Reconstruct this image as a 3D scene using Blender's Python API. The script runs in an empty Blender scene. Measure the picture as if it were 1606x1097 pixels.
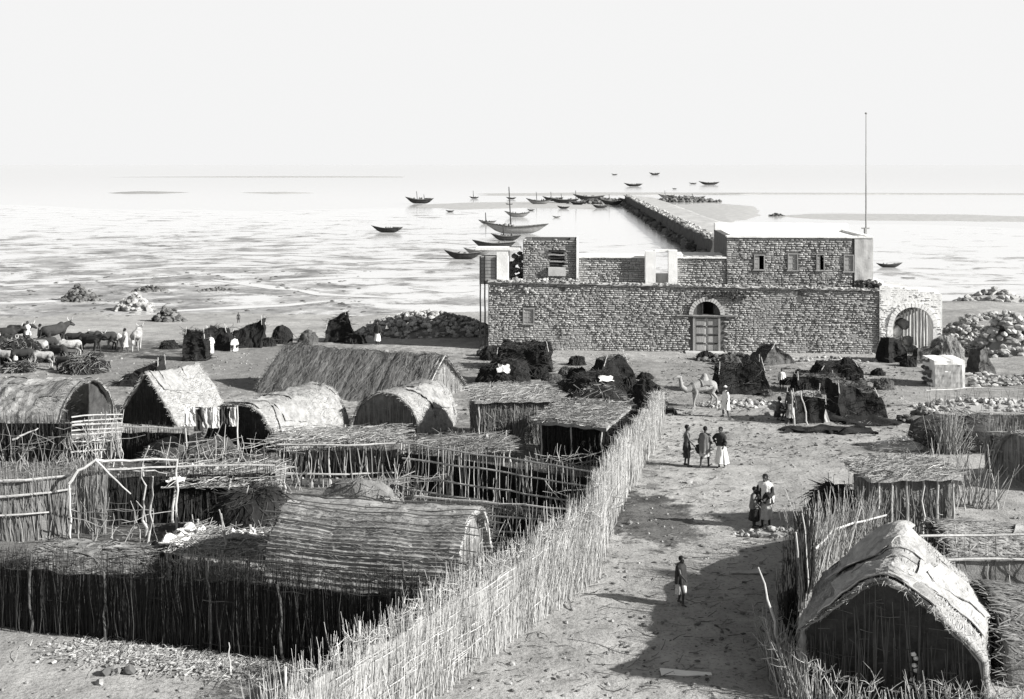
import bpy, bmesh, math, random
from mathutils import Vector, Matrix, noise
random.seed(7)
R = random.Random(11)
PI = math.pi
S = bpy.context.scene
COL = S.collection
F, CX, YH, HC = 1700.0, 803.0, 258.0, 15.5          # lens in photo pixels, centre column, horizon row, eye height above the sea

# ------------------------------------------------------------------ terrain
DT = [(-80, 9.5), (0, 10.7), (22, 11.1), (28, 11.35), (34, 11.65), (45, 12.45), (59, 13.55), (70, 13.9), (84, 14.05), (95, 14.6), (107, 15.3), (118, 15.6), (140, 16.0)]
def D(Y):
    if Y <= DT[0][0]: return DT[0][1]
    for (a, da), (b, db) in zip(DT, DT[1:]):
        if Y <= b: return da + (db - da) * (Y - a) / (b - a)
    return DT[-1][1]
def gz(X, Y): return HC - D(Y)
def V(*a): return Vector(a)
def G(x, y):                                            # ground point seen at photo pixel x, y
    k = (y - YH) / F
    lo, hi = 5.0, 139.0
    for _ in range(50):
        m = (lo + hi) / 2
        if D(m) / m > k: lo = m
        else: hi = m
    return V((x - CX) * lo / F, lo, gz(0, lo))
def W(x, y, Y): return V((x - CX) * Y / F, Y, HC - (y - YH) * Y / F)
def Fl(x, y, z=0.0):                                    # point at height z (the flats) seen at pixel x, y
    Y = (HC - z) * F / (y - YH)
    return V((x - CX) * Y / F, Y, z)
def pxm(p): return F / p.y                              # photo pixels per metre at that point

# ------------------------------------------------------------------ mesh collector
WL = {}
def nz(p, s=1.0, o=0.0): return noise.noise(V(p[0] * s + o, p[1] * s - o, p[2] * s + 3.7 * o))
class MB:
    def __init__(self): self.v = []; self.f = []
    def quad(self, a, b, c, d):
        n = len(self.v); self.v += [a, b, c, d]; self.f.append((n, n + 1, n + 2, n + 3))
    def poly(self, pts):
        n = len(self.v); self.v += list(pts); self.f.append(tuple(range(n, n + len(pts))))
    def tube(self, pts, rad, n=4, cap=True):
        pts = [Vector(p) for p in pts]
        if not isinstance(rad, (list, tuple)): rad = [rad] * len(pts)
        b = len(self.v); ph = R.random() * 6
        for i, p in enumerate(pts):
            d = (pts[min(i + 1, len(pts) - 1)] - pts[max(i - 1, 0)])
            if d.length < 1e-9: d = V(0, 0, 1)
            d.normalize()
            a = d.cross(V(0, 0, 1) if abs(d.z) < .9 else V(1, 0, 0)).normalized(); c = d.cross(a)
            for k in range(n):
                t = ph + 2 * PI * k / n
                self.v.append(p + (a * math.cos(t) + c * math.sin(t)) * rad[i])
        for i in range(len(pts) - 1):
            for k in range(n):
                self.f.append((b + i * n + k, b + i * n + (k + 1) % n, b + (i + 1) * n + (k + 1) % n, b + (i + 1) * n + k))
        if cap:
            self.f.append(tuple(b + k for k in reversed(range(n))))
            e = b + (len(pts) - 1) * n
            self.f.append(tuple(e + k for k in range(n)))
    def twig(self, p, q, r, bend=.06, n=3, taper=.45, segs=2):
        p = Vector(p); q = Vector(q); L = (q - p).length
        pts = [p]
        for i in range(1, segs):
            t = i / segs
            pts.append(p.lerp(q, t) + V(R.uniform(-1, 1), R.uniform(-1, 1), R.uniform(-1, 1)) * L * bend)
        pts.append(q)
        m = len(pts) - 1
        self.tube(pts, [r * (1 - (1 - taper) * i / m) for i in range(m + 1)], n)
    def box(self, c, sx, sy, sz, yaw=0.0, jit=0.0):     # c = centre of the base
        ca, sa = math.cos(yaw), math.sin(yaw); P = []
        for z in (0, sz):
            for x, y in ((-1, -1), (1, -1), (1, 1), (-1, 1)):
                X, Y = x * sx / 2 + R.uniform(-jit, jit), y * sy / 2 + R.uniform(-jit, jit)
                P.append(V(c[0] + X * ca - Y * sa, c[1] + X * sa + Y * ca, c[2] + z + R.uniform(-jit, jit)))
        n = len(self.v); self.v += P
        self.f += [tuple(n + i for i in t) for t in ((3, 2, 1, 0), (4, 5, 6, 7), (0, 1, 5, 4), (1, 2, 6, 5), (2, 3, 7, 6), (3, 0, 4, 7))]
    def grid(self, fn, nu, nv, closed=False, flip=False):
        b = len(self.v)
        for i in range(nu + 1):
            for j in range(nv + 1): self.v.append(Vector(fn(i / nu, j / nv)))
        for i in range(nu):
            for j in range(nv):
                q = (b + i * (nv + 1) + j, b + (i + 1) * (nv + 1) + j, b + (i + 1) * (nv + 1) + j + 1, b + i * (nv + 1) + j + 1)
                self.f.append(q[::-1] if flip else q)
    def slab(self, fn, nu, nv, th):                     # a sheet with real thickness; fn gives the outer face, th the inward offset vector function
        b = len(self.v)
        for s in (0, 1):
            for i in range(nu + 1):
                for j in range(nv + 1):
                    p = Vector(fn(i / nu, j / nv))
                    self.v.append(p if s == 0 else p + th(i / nu, j / nv))
        N = (nu + 1) * (nv + 1)
        ix = lambda s, i, j: b + s * N + i * (nv + 1) + j
        for i in range(nu):
            for j in range(nv):
                self.f.append((ix(0, i, j), ix(0, i + 1, j), ix(0, i + 1, j + 1), ix(0, i, j + 1)))
                self.f.append((ix(1, i, j + 1), ix(1, i + 1, j + 1), ix(1, i + 1, j), ix(1, i, j)))
        for i in range(nu):
            for j in (0, nv): self.f.append((ix(0, i, j), ix(1, i, j), ix(1, i + 1, j), ix(0, i + 1, j)))
        for j in range(nv):
            for i in (0, nu): self.f.append((ix(0, i, j), ix(0, i, j + 1), ix(1, i, j + 1), ix(1, i, j)))
    def blob(self, c, rx, ry, rz, jit=.25, yaw=None, sub=1):
        V0, F0 = ICO[sub]; n = len(self.v); o = R.uniform(0, 99)
        yaw = R.uniform(0, 6.28) if yaw is None else yaw; ca, sa = math.cos(yaw), math.sin(yaw)
        for p in V0:
            k = 1 + jit * 1.6 * nz(p, 1.3, o)
            x, y, z = p.x * rx * k, p.y * ry * k, p.z * rz * k
            self.v.append(V(c[0] + x * ca - y * sa, c[1] + x * sa + y * ca, c[2] + z))
        self.f += [tuple(n + i for i in f) for f in F0]
    def build(self, name, mat, parent=None, smooth=False, label=None, cat=None, group=None, kind=None):
        if parent is None:
            xs = [p[0] for p in self.v]; ys = [p[1] for p in self.v]; zs = [p[2] for p in self.v]
            o = V((min(xs) + max(xs)) / 2, (min(ys) + max(ys)) / 2, min(zs))
            if kind == 'structure': o = V(0, 0, 0)
        else: o = WL[parent.name]
        me = bpy.data.meshes.new(name)
        me.from_pydata([(p[0] - o.x, p[1] - o.y, p[2] - o.z) for p in self.v], [], self.f)
        me.update()
        if smooth: me.polygons.foreach_set('use_smooth', [True] * len(me.polygons))
        me.materials.append(mat)
        ob = bpy.data.objects.new(name, me); COL.objects.link(ob)
        if parent is None: ob.location = o
        else: ob.parent = parent
        WL[ob.name] = o.copy()
        tag(ob, label, cat, group, kind)
        return ob
def tag(ob, label=None, cat=None, group=None, kind=None):
    if label: ob['label'] = label
    if cat: ob['category'] = cat
    if group: ob['group'] = group
    if kind: ob['kind'] = kind
    return ob
def thing(name, label, cat, loc, group=None):
    o = bpy.data.objects.new(name, None); COL.objects.link(o); o.empty_display_size = .3
    o.location = loc; WL[o.name] = Vector(loc)
    return tag(o, label, cat, group)
ICO = {}
for s_ in (1, 2, 3):
    bm = bmesh.new(); bmesh.ops.create_icosphere(bm, subdivisions=s_, radius=1)
    ICO[s_] = ([v.co.copy() for v in bm.verts], [tuple(v.index for v in f.verts) for f in bm.faces]); bm.free()

# ------------------------------------------------------------------ materials (all greys: the photograph is black and white)
def mat(name, lo, hi, scale=3.0, rough=.9, bump=.3, bscale=None, stretch=(1, 1, 1), island=0.0, detail=6, bdist=.03, spec=.2):
    m = bpy.data.materials.new(name); m.use_nodes = True
    N, Lk = m.node_tree.nodes, m.node_tree.links
    bs = N['Principled BSDF']; bs.inputs['Roughness'].default_value = rough
    bs.inputs['Specular IOR Level'].default_value = spec
    tc = N.new('ShaderNodeTexCoord'); mp = N.new('ShaderNodeMapping'); mp.inputs['Scale'].default_value = stretch
    Lk.new(tc.outputs['Object'], mp.inputs['Vector'])
    n1 = N.new('ShaderNodeTexNoise'); n1.inputs['Scale'].default_value = scale; n1.inputs['Detail'].default_value = detail; n1.inputs['Roughness'].default_value = .65
    Lk.new(mp.outputs['Vector'], n1.inputs['Vector'])
    fac = n1.outputs['Fac']
    mr = N.new('ShaderNodeMapRange'); mr.inputs['From Min'].default_value = .3; mr.inputs['From Max'].default_value = .7
    Lk.new(fac, mr.inputs['Value']); fac = mr.outputs['Result']
    if island > 0:
        g = N.new('ShaderNodeNewGeometry'); mx = N.new('ShaderNodeMix'); mx.inputs['Factor'].default_value = island
        Lk.new(fac, mx.inputs['A']); Lk.new(g.outputs['Random Per Island'], mx.inputs['B']); fac = mx.outputs['Result']
    mc = N.new('ShaderNodeMix'); mc.data_type = 'RGBA'
    mc.inputs['A'].default_value = (lo, lo, lo * .985, 1); mc.inputs['B'].default_value = (hi, hi, hi * .985, 1)
    Lk.new(fac, mc.inputs['Factor']); Lk.new(mc.outputs['Result'], bs.inputs['Base Color'])
    if bump > 0:
        n2 = N.new('ShaderNodeTexNoise'); n2.inputs['Scale'].default_value = bscale or scale * 4; n2.inputs['Detail'].default_value = 5
        Lk.new(mp.outputs['Vector'], n2.inputs['Vector'])
        b = N.new('ShaderNodeBump'); b.inputs['Strength'].default_value = bump; b.inputs['Distance'].default_value = bdist
        Lk.new(n2.outputs['Fac'], b.inputs['Height']); Lk.new(b.outputs['Normal'], bs.inputs['Normal'])
    return m
M = {}
M['twig_pale'] = mat('pale_twigs', .12, .50, 2, island=.75, bump=0)
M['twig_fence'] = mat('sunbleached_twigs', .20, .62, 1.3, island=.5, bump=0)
M['twig_darkmix'] = mat('shade_dark_brush', .02, .17, 1.2, island=.6, bump=0)  # front of the near right hut: its shade put into dark twigs
M['pebble'] = mat('pebbles', .12, .34, 1, island=.8, bump=.3)
M['twig_mid'] = mat('brown_twigs', .07, .34, 2, island=.75, bump=0)
M['twig_dark'] = mat('dark_brush', .010, .065, 2, island=.7, bump=0)  # also for fences seen on their unlit side, shade put into the colour
M['pole'] = mat('bleached_poles', .30, .55, 4, bump=.3, stretch=(1, 1, .4))
M['pole_dark'] = mat('dark_poles', .05, .14, 4, bump=.3)
M['mat_pale'] = mat('pale_matting', .16, .36, 3, bump=.9, bscale=16)
M['mat_lit'] = mat('lit_matting', .24, .44, 3, bump=.9, bscale=16)  # paler copy of the matting, sunlit look of a roof put into colour
M['mat_mid'] = mat('grey_matting', .09, .24, 3, bump=.7, bscale=22)
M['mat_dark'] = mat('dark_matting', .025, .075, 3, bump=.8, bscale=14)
M['straw_pale'] = mat('pale_straw', .10, .46, 2, island=.8, bump=0)
M['straw_mid'] = mat('grey_straw', .06, .36, 2, island=.8, bump=0)
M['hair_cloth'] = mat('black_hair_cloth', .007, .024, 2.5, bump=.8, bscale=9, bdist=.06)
M['hair_cloth_grey'] = mat('grey_and_lit_hair_cloth', .04, .11, 2.5, bump=.8, bscale=9, bdist=.06)  # grey cloth; on tent tops it carries their lit look as colour
M['stone'] = mat('coral_stone', .20, .46, .3, island=.45, bump=.5, bscale=14)
M['mortar'] = mat('dark_mortar', .07, .14, 2, bump=.6, bscale=10)
M['plaster'] = mat('white_plaster', .68, .88, .9, bump=.5, bscale=7, rough=.95)
M['stone_pale'] = mat('limewashed_stone', .34, .62, .6, island=.5, bump=.5, bscale=14)
M['plaster_grey'] = mat('weathered_plaster', .38, .56, 1.3, bump=.4, bscale=7, rough=.95)
M['wood_grey'] = mat('weathered_wood', .22, .36, 3, bump=.4, stretch=(1, 1, .2))
M['wood_dark'] = mat('tarred_wood', .02, .06, 3, bump=.4)
M['wood_hull'] = mat('bleached_hull_wood', .14, .26, 3, bump=.4)
M['wet_shine'] = mat('wet_sand_painted_sheen', .5, .66, .6, bump=0, rough=.12, spec=.9)  # pale base colour stands in for sky reflected off wet sand
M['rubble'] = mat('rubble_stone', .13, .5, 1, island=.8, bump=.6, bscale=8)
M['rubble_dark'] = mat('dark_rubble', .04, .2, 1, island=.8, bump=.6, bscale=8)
M['mat_rib'] = mat('ribbed_thatch', .17, .42, 2.5, bump=.8, bscale=18, stretch=(.3, 1, 1))
M['skin'] = mat('dark_skin', .035, .055, 5, rough=.5, bump=0, spec=.4)
M['hair'] = mat('black_hair', .008, .015, 9, bump=.3)
M['cloth_white'] = mat('white_cotton', .62, .78, 5, bump=.4, bscale=16)
M['cloth_pale'] = mat('pale_cotton', .34, .5, 5, bump=.4, bscale=16)
M['cloth_grey'] = mat('grey_cotton', .12, .2, 5, bump=.4, bscale=16)
M['cloth_dark'] = mat('dark_cotton', .02, .04, 5, bump=.4, bscale=16)
M['camel'] = mat('camel_coat', .2, .34, 3, bump=.5, bscale=20)
M['hide_dark'] = mat('dark_hide', .02, .05, 2, bump=.3)
M['hide_patch'] = mat('patched_hide', .04, .5, 2.2, bump=.3)
M['hide_pale'] = mat('pale_hide', .3, .5, 2, bump=.3)
# ------------------------------------------------------------------ huts, fences, tents
def unit(v): return v.normalized()
def pole(parent, p, q, r, m='pole', name='pole', bend=.02, segs=5, n=6, taper=.7):
    b = MB(); b.twig(p, q, r, bend, n, taper, segs); return b.build(name, M[m], parent)
def pole_path(parent, pts, r, m='pole', name='pole', n=6, taper=.7):
    b = MB(); k = len(pts) - 1
    b.tube(pts, [r * (1 - (1 - taper) * i / k) for i in range(k + 1)], n); return b.build(name, M[m], parent)
def rough_line(p, q, n=9, a=.035):
    L = (q - p).length
    return [p.lerp(q, i / n) + V(R.uniform(-a, a), R.uniform(-a, a), R.uniform(-a, a)) for i in range(n + 1)]

def straws(mb, surf, n, ln, wd, align=0.0, spread=.5, lift=.02, umax=1.0, vmax=1.0):
    """thin stalks lying on surf(u,v)->(point, normal, direction_u, direction_v); align 0 = along u, 1 = along v"""
    for _ in range(n):
        u, v = R.random() * umax, R.random() * vmax
        p, nn, du, dv = surf(u, v)
        d = (dv if align else du); e = (du if align else dv)
        d = (d + e * R.gauss(0, spread) + nn * R.uniform(-.05, .12)).normalized()
        L = ln * R.uniform(.4, 1.3); w = wd * R.uniform(.5, 1.3)
        s = d.cross(nn).normalized() * w
        p = p + nn * (lift * R.uniform(.3, 1.6))
        a, b = p - d * L / 2, p + d * L / 2
        m = p + nn * L * .03
        k = len(mb.v); mb.v += [a - s, a + s, m - s + nn * w, m + s + nn * w, b - s * .5, b + s * .5]
        mb.f += [(k, k + 1, k + 3, k + 2), (k + 2, k + 3, k + 5, k + 4)]

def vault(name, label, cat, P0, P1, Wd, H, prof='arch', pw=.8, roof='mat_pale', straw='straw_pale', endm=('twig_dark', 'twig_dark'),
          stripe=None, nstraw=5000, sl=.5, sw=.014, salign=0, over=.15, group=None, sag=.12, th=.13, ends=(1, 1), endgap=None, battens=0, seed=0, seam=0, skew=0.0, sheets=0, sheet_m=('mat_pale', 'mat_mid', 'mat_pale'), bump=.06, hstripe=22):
    P0, P1 = Vector(P0), Vector(P1); P0.z = gz(P0.x, P0.y); P1.z = gz(P1.x, P1.y)
    ax = P1 - P0; L = ax.length; ax.normalize(); axh = V(ax.x, ax.y, 0).normalized(); lat = V(-axh.y, axh.x, 0)
    root = thing(name, label, cat, (P0 + P1) / 2 - V(0, 0, .05), group)
    def pf(t):
        t = min(1, max(0, t))
        if prof == 'peak':                                  # upright sides carrying a two-sided mat roof
            k = .16
            if t < k: return -Wd / 2 * (1 - .04 * t / k), H * .5 * t / k
            if t > 1 - k: return Wd / 2 * (1 - .04 * (1 - t) / k), H * .5 * (1 - t) / k
            x = (2 * t - 1) / (1 - 2 * k); return Wd / 2 * .96 * x, H * (.5 + .5 * (1 - abs(x) ** 1.3))
        if prof == 'arch':
            a = PI * t; c, s = math.cos(a), max(0, math.sin(a))
            return -Wd / 2 * math.copysign(abs(c) ** pw, c), H * s ** pw
        x = 2 * t - 1
        return Wd / 2 * x * (1 - .06 * (1 - abs(x))), H * (1 - abs(x) ** pw)
    def pt(s, t, d=0.0):
        y, z = pf(t); sg = -sag * math.sin(PI * s) * z / H
        y1, z1 = pf(t + .01); y0, z0 = pf(t - .01)
        ty, tz = y1 - y0, z1 - z0; q = math.hypot(ty, tz) or 1
        ny, nz_ = -tz / q, ty / q
        if nz_ < -.01 and prof != 'arch': ny, nz_ = -ny, -nz_
        if prof == 'arch':
            ny, nz_ = (y / (Wd / 2)) , z / H; q = math.hypot(ny, nz_) or 1; ny, nz_ = ny / q, nz_ / q
        sp = -over + s * (L + 2 * over) + skew * z
        return P0 + ax * sp + lat * (y + ny * d) + V(0, 0, z + sg + nz_ * d - .06), (lat * ny + V(0, 0, nz_))
    oo = seed * 7.3
    def disp(s, t):
        y, z = pf(t); p = (s * L, y + 5, z)
        d = bump * 1.5 * nz(p, .8, oo) + bump * .8 * nz(p, 2.5, oo + 4) + bump * .4 * nz(p, 7, oo)
        if stripe == 'along': q_ = abs(t - .5) * 2 * hstripe / 2 + .35 * nz(p, .5, oo); d += .075 * (q_ - math.floor(q_)) - .03
        if stripe == 'down':
            d += .10 * (nz((s * L * 2.2 + .6 * nz(p, .6, oo), oo, 0), 1.0) + .6 * nz((s * L * 6, oo + 2, 0), 1))
        return d
    rag = lambda s: .03 * nz((s * L, oo, 1), 2.3)
    def outer(u, v): # u along, v across
        p, n = pt(u, v, disp(u, v)); e = (abs(u - .5) * 2) ** 8
        return p + ax * (e * math.copysign(.12, u - .5) * nz((v * 9, oo, u), 1.3))
    def inn(u, v): return -pt(u, v)[1] * (th * (.7 + .6 * abs(nz((u * L * 2, v * 8, oo), 1))))
    b = MB(); b.slab(outer, max(24, int(L * 9)), 150 if stripe == 'along' else 44, inn)
    rf = b.build('roof', M[roof], root, smooth=stripe != 'along')
    def sf(u, v):
        p, n = pt(u, v, disp(u, v)); q, _ = pt(u, v + .01, disp(u, v)); t = (q - p)
        return p, n, axh, (t.normalized() if t.length > 1e-6 else V(0, 0, -1))
    b = MB(); straws(b, sf, nstraw, sl, sw, salign, .35)
    # ragged fringe at both ends
    for _ in range(int(nstraw * .16)):
        u = R.choice((0, 1)); v = R.random(); p, n, du, dv = sf(u, v)
        q = p + du * (.08 if u else -.08) * R.uniform(-1, 4) + dv * R.uniform(-.15, .15) + n * R.uniform(-.12, .06)
        b.twig(p - n * R.uniform(0, th), q, sw, .1, 3)
    b.build('thatch_straw', M[straw], rf)
    for q in range(sheets):                               # separate mats thrown over and overlapping
        uw, vw = R.uniform(.22, .42), R.uniform(.2, .4); u0 = R.uniform(-.02, 1.02 - uw); v0 = R.uniform(.12, .88 - vw); sk = R.uniform(-.12, .12); lf = R.uniform(.03, .07); o2 = R.uniform(0, 40); b = MB()
        def fs(u, v):
            uu, vv = u0 + uw * u + sk * (v - .5), v0 + vw * v + sk * .6 * (u - .5); e = max(abs(u - .5), abs(v - .5)) * 2
            return pt(uu, vv, disp(uu, vv) + lf + .05 * nz((u * 3, v * 3, o2), 1.2) * e + .03 * e ** 6)[0] + axh * (.06 * nz((v * 6, o2, u), 1.5) * e)
        b.slab(fs, 16, 14, lambda u, v: V(0, 0, -.025)); b.build('mat_sheet', M[R.choice(sheet_m)], rf)
    # end walls of upright sticks in front of a woven sheet
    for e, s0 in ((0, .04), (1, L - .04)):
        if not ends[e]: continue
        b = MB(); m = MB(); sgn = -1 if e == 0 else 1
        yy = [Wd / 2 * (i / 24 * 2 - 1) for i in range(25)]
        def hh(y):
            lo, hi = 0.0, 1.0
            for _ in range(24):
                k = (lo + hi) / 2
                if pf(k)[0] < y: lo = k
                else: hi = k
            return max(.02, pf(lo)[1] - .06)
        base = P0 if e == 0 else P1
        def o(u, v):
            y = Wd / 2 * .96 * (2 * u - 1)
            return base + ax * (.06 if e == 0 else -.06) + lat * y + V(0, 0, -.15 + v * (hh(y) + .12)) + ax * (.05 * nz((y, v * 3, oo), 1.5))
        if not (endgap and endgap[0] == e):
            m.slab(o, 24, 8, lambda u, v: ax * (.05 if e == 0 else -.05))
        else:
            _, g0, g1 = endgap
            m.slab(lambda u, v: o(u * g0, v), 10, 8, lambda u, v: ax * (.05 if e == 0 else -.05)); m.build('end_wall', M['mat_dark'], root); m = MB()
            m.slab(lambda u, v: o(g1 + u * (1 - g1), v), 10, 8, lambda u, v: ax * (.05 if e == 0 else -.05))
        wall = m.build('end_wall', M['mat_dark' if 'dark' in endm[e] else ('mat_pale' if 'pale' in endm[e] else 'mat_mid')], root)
        for i in range(int(Wd * 42)):
            y = R.uniform(-.97, .97) * Wd / 2; u = (y / Wd) + .5
            if endgap and endgap[0] == e and u > endgap[1]: continue
            h = hh(y) * R.uniform(.45, 1.0); z0 = R.uniform(-.1, .3 * h)
            q = base + ax * sgn * R.uniform(-.02, .07) + lat * y
            b.twig(q + V(0, 0, z0), q + lat * R.gauss(0, .07) + V(0, 0, h), R.uniform(.008, .018), .02)
        for i in range(int(Wd * H * 5)):
            y = R.uniform(-.8, .8) * Wd / 2
            if endgap and endgap[0] == e: y = -abs(y) - .2
            y = max(y, -Wd * .46); h = hh(y) * R.uniform(.1, .95); q = base + ax * sgn * .08 + lat * y + V(0, 0, h)
            b.twig(q, q + lat * R.uniform(-.5, .5) + V(0, 0, R.uniform(-.08, .08)), .009, .05)
        b.build('wattle', M[endm[e]], wall)
        # rim hoop
        pts = [pt(0 if e == 0 else 1, .03 + .94 * i / 22, -.05)[0] for i in range(23)]
        pole_path(root, pts, .035, 'pole' if 'pale' in endm[e] else 'pole_dark', 'hoop', 5, 1)
    for i in range(battens):
        v = .1 + .8 * (i + R.uniform(-.2, .2)) / max(1, battens - 1)
        p = [pt(u, v, .06 + disp(u, v))[0] for u in [k / 12 for k in range(13)]]
        p = [p[0] - ax * R.uniform(.1, .4)] + p + [p[-1] + ax * R.uniform(.15, .5) - V(0, 0, .03)]
        pole_path(root, p, .022, 'pole_dark', 'batten', 4, .8)
    for i in range(seam):
        u = (i + .5) / seam
        p = [pt(u, k / 20, .05 + disp(u, k / 20))[0] for k in range(1, 20)]
        pole_path(root, p, .018, 'pole', 'tie_rope', 4, 1)
    return root, pt

def fence(label, pts, h, dens=55, m='twig_pale', rails=(), rail_m='pole', backing=None, thick=.09, lean=.06, rag=.16, r=(.008, .017), posts=0, post_h=1.2, name='brush_fence', cat='fence', group='brush fences round the yards', tufts=0, withies=0, rail_side=-1, back_h=.86, gaps=()):
    pts = [Vector(p) for p in pts]
    root = thing(name, label, cat, V(pts[0].x, pts[0].y, gz(0, pts[0].y) - .05), group)
    segs = [(pts[i], pts[i + 1]) for i in range(len(pts) - 1)]; tot = sum((b - a).length for a, b in segs)
    hf = h if callable(h) else (lambda t: h)
    def at(t):
        d = t * tot
        for a, b in segs:
            l = (b - a).length
            if d <= l + 1e-6:
                p = a.lerp(b, min(1, d / l)); n = V(-(b - a).y, (b - a).x, 0).normalized(); return V(p.x, p.y, gz(p.x, p.y)), n, (b - a).normalized()
            d -= l
        a, b = segs[-1]; n = V(-(b - a).y, (b - a).x, 0).normalized(); return V(b.x, b.y, gz(b.x, b.y)), n, (b - a).normalized()
    o = R.uniform(0, 50)
    b = MB()
    for i in range(int(tot * dens)):
        t = R.random()
        if any(g0 < t < g1 for g0, g1 in gaps): continue
        p, n, d = at(t); hh = hf(t) * (1 + rag * .9 * nz((t * tot, o, 0), .9) + R.uniform(-rag, rag * .8))
        if R.random() < .3: hh *= R.uniform(.4, .9)
        off = n * R.gauss(0, thick * .6); a = p + off - V(0, 0, .1)
        q = p + off + d * R.gauss(0, lean) * hh + n * R.gauss(0, lean * .8) * hh + V(0, 0, hh)
        b.twig(a, q, R.uniform(*r), .03, 3, .4, 3)
    for i in range(int(tot * withies)):
        t = R.random(); p, n, d = at(t); z = R.uniform(.12, .9) * hf(t)
        q = p + n * R.choice((-1, 1)) * (thick * 1.1) + V(0, 0, z); L = R.uniform(.4, 1.2)
        b.twig(q, q + d * L + V(0, 0, R.gauss(0, .04) * L), .01, .03, 3, .6, 3)
    for i in range(int(tot * tufts)):
        t = R.random(); p, n, d = at(t); q = p + V(0, 0, hf(t) * R.uniform(.85, 1.05)) + n * R.gauss(0, thick)
        for k in range(5):
            v = V(R.gauss(0, 1), R.gauss(0, 1), abs(R.gauss(0, 1)) * .8).normalized() * R.uniform(.12, .4)
            b.twig(q, q + v, .008, .12, 3, .3, 2)
    b.build('wattle', M[m], root)
    if backing:
        w = MB()
        def f(u, v):
            p, n, d = at(u); return p + n * (.03 + .05 * nz((u * tot, v * 2, o), 1.4)) + V(0, 0, -.1 + v * hf(u) * back_h * (1 + .5 * rag * nz((u * tot, o, 5), 1.6)))
        w.slab(f, max(8, int(tot * 3)), 6, lambda u, v: at(u)[1] * -.06)
        w.build('woven_screen', M[backing], root)
    for z in rails:
        z, t0, t1 = z if isinstance(z, tuple) else (z, 0, 1)
        n_ = max(4, int(tot * (t1 - t0) * 1.6)); P = []
        for i in range(n_ + 1):
            t = t0 + (t1 - t0) * i / n_; p, n, d = at(t)
            P.append(p + n * rail_side * (thick + .05 + R.uniform(-.02, .02)) + V(0, 0, z * hf(t) + .05 * nz((t * tot, z * 9, o), .8) + R.uniform(-.02, .02)))
        pole_path(root, P, .038, rail_m, 'rail', 5, .75)
    for i in range(posts):
        t = (i + .5 + R.uniform(-.3, .3)) / posts; p, n, d = at(t)
        a = p + n * rail_side * (thick + .02) - V(0, 0, .1); q = a + V(R.gauss(0, .06), R.gauss(0, .06), 1) * hf(t) * post_h * R.uniform(.85, 1.12)
        pole(root, a, q, .035, rail_m, 'post', .025)
    return root

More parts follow.
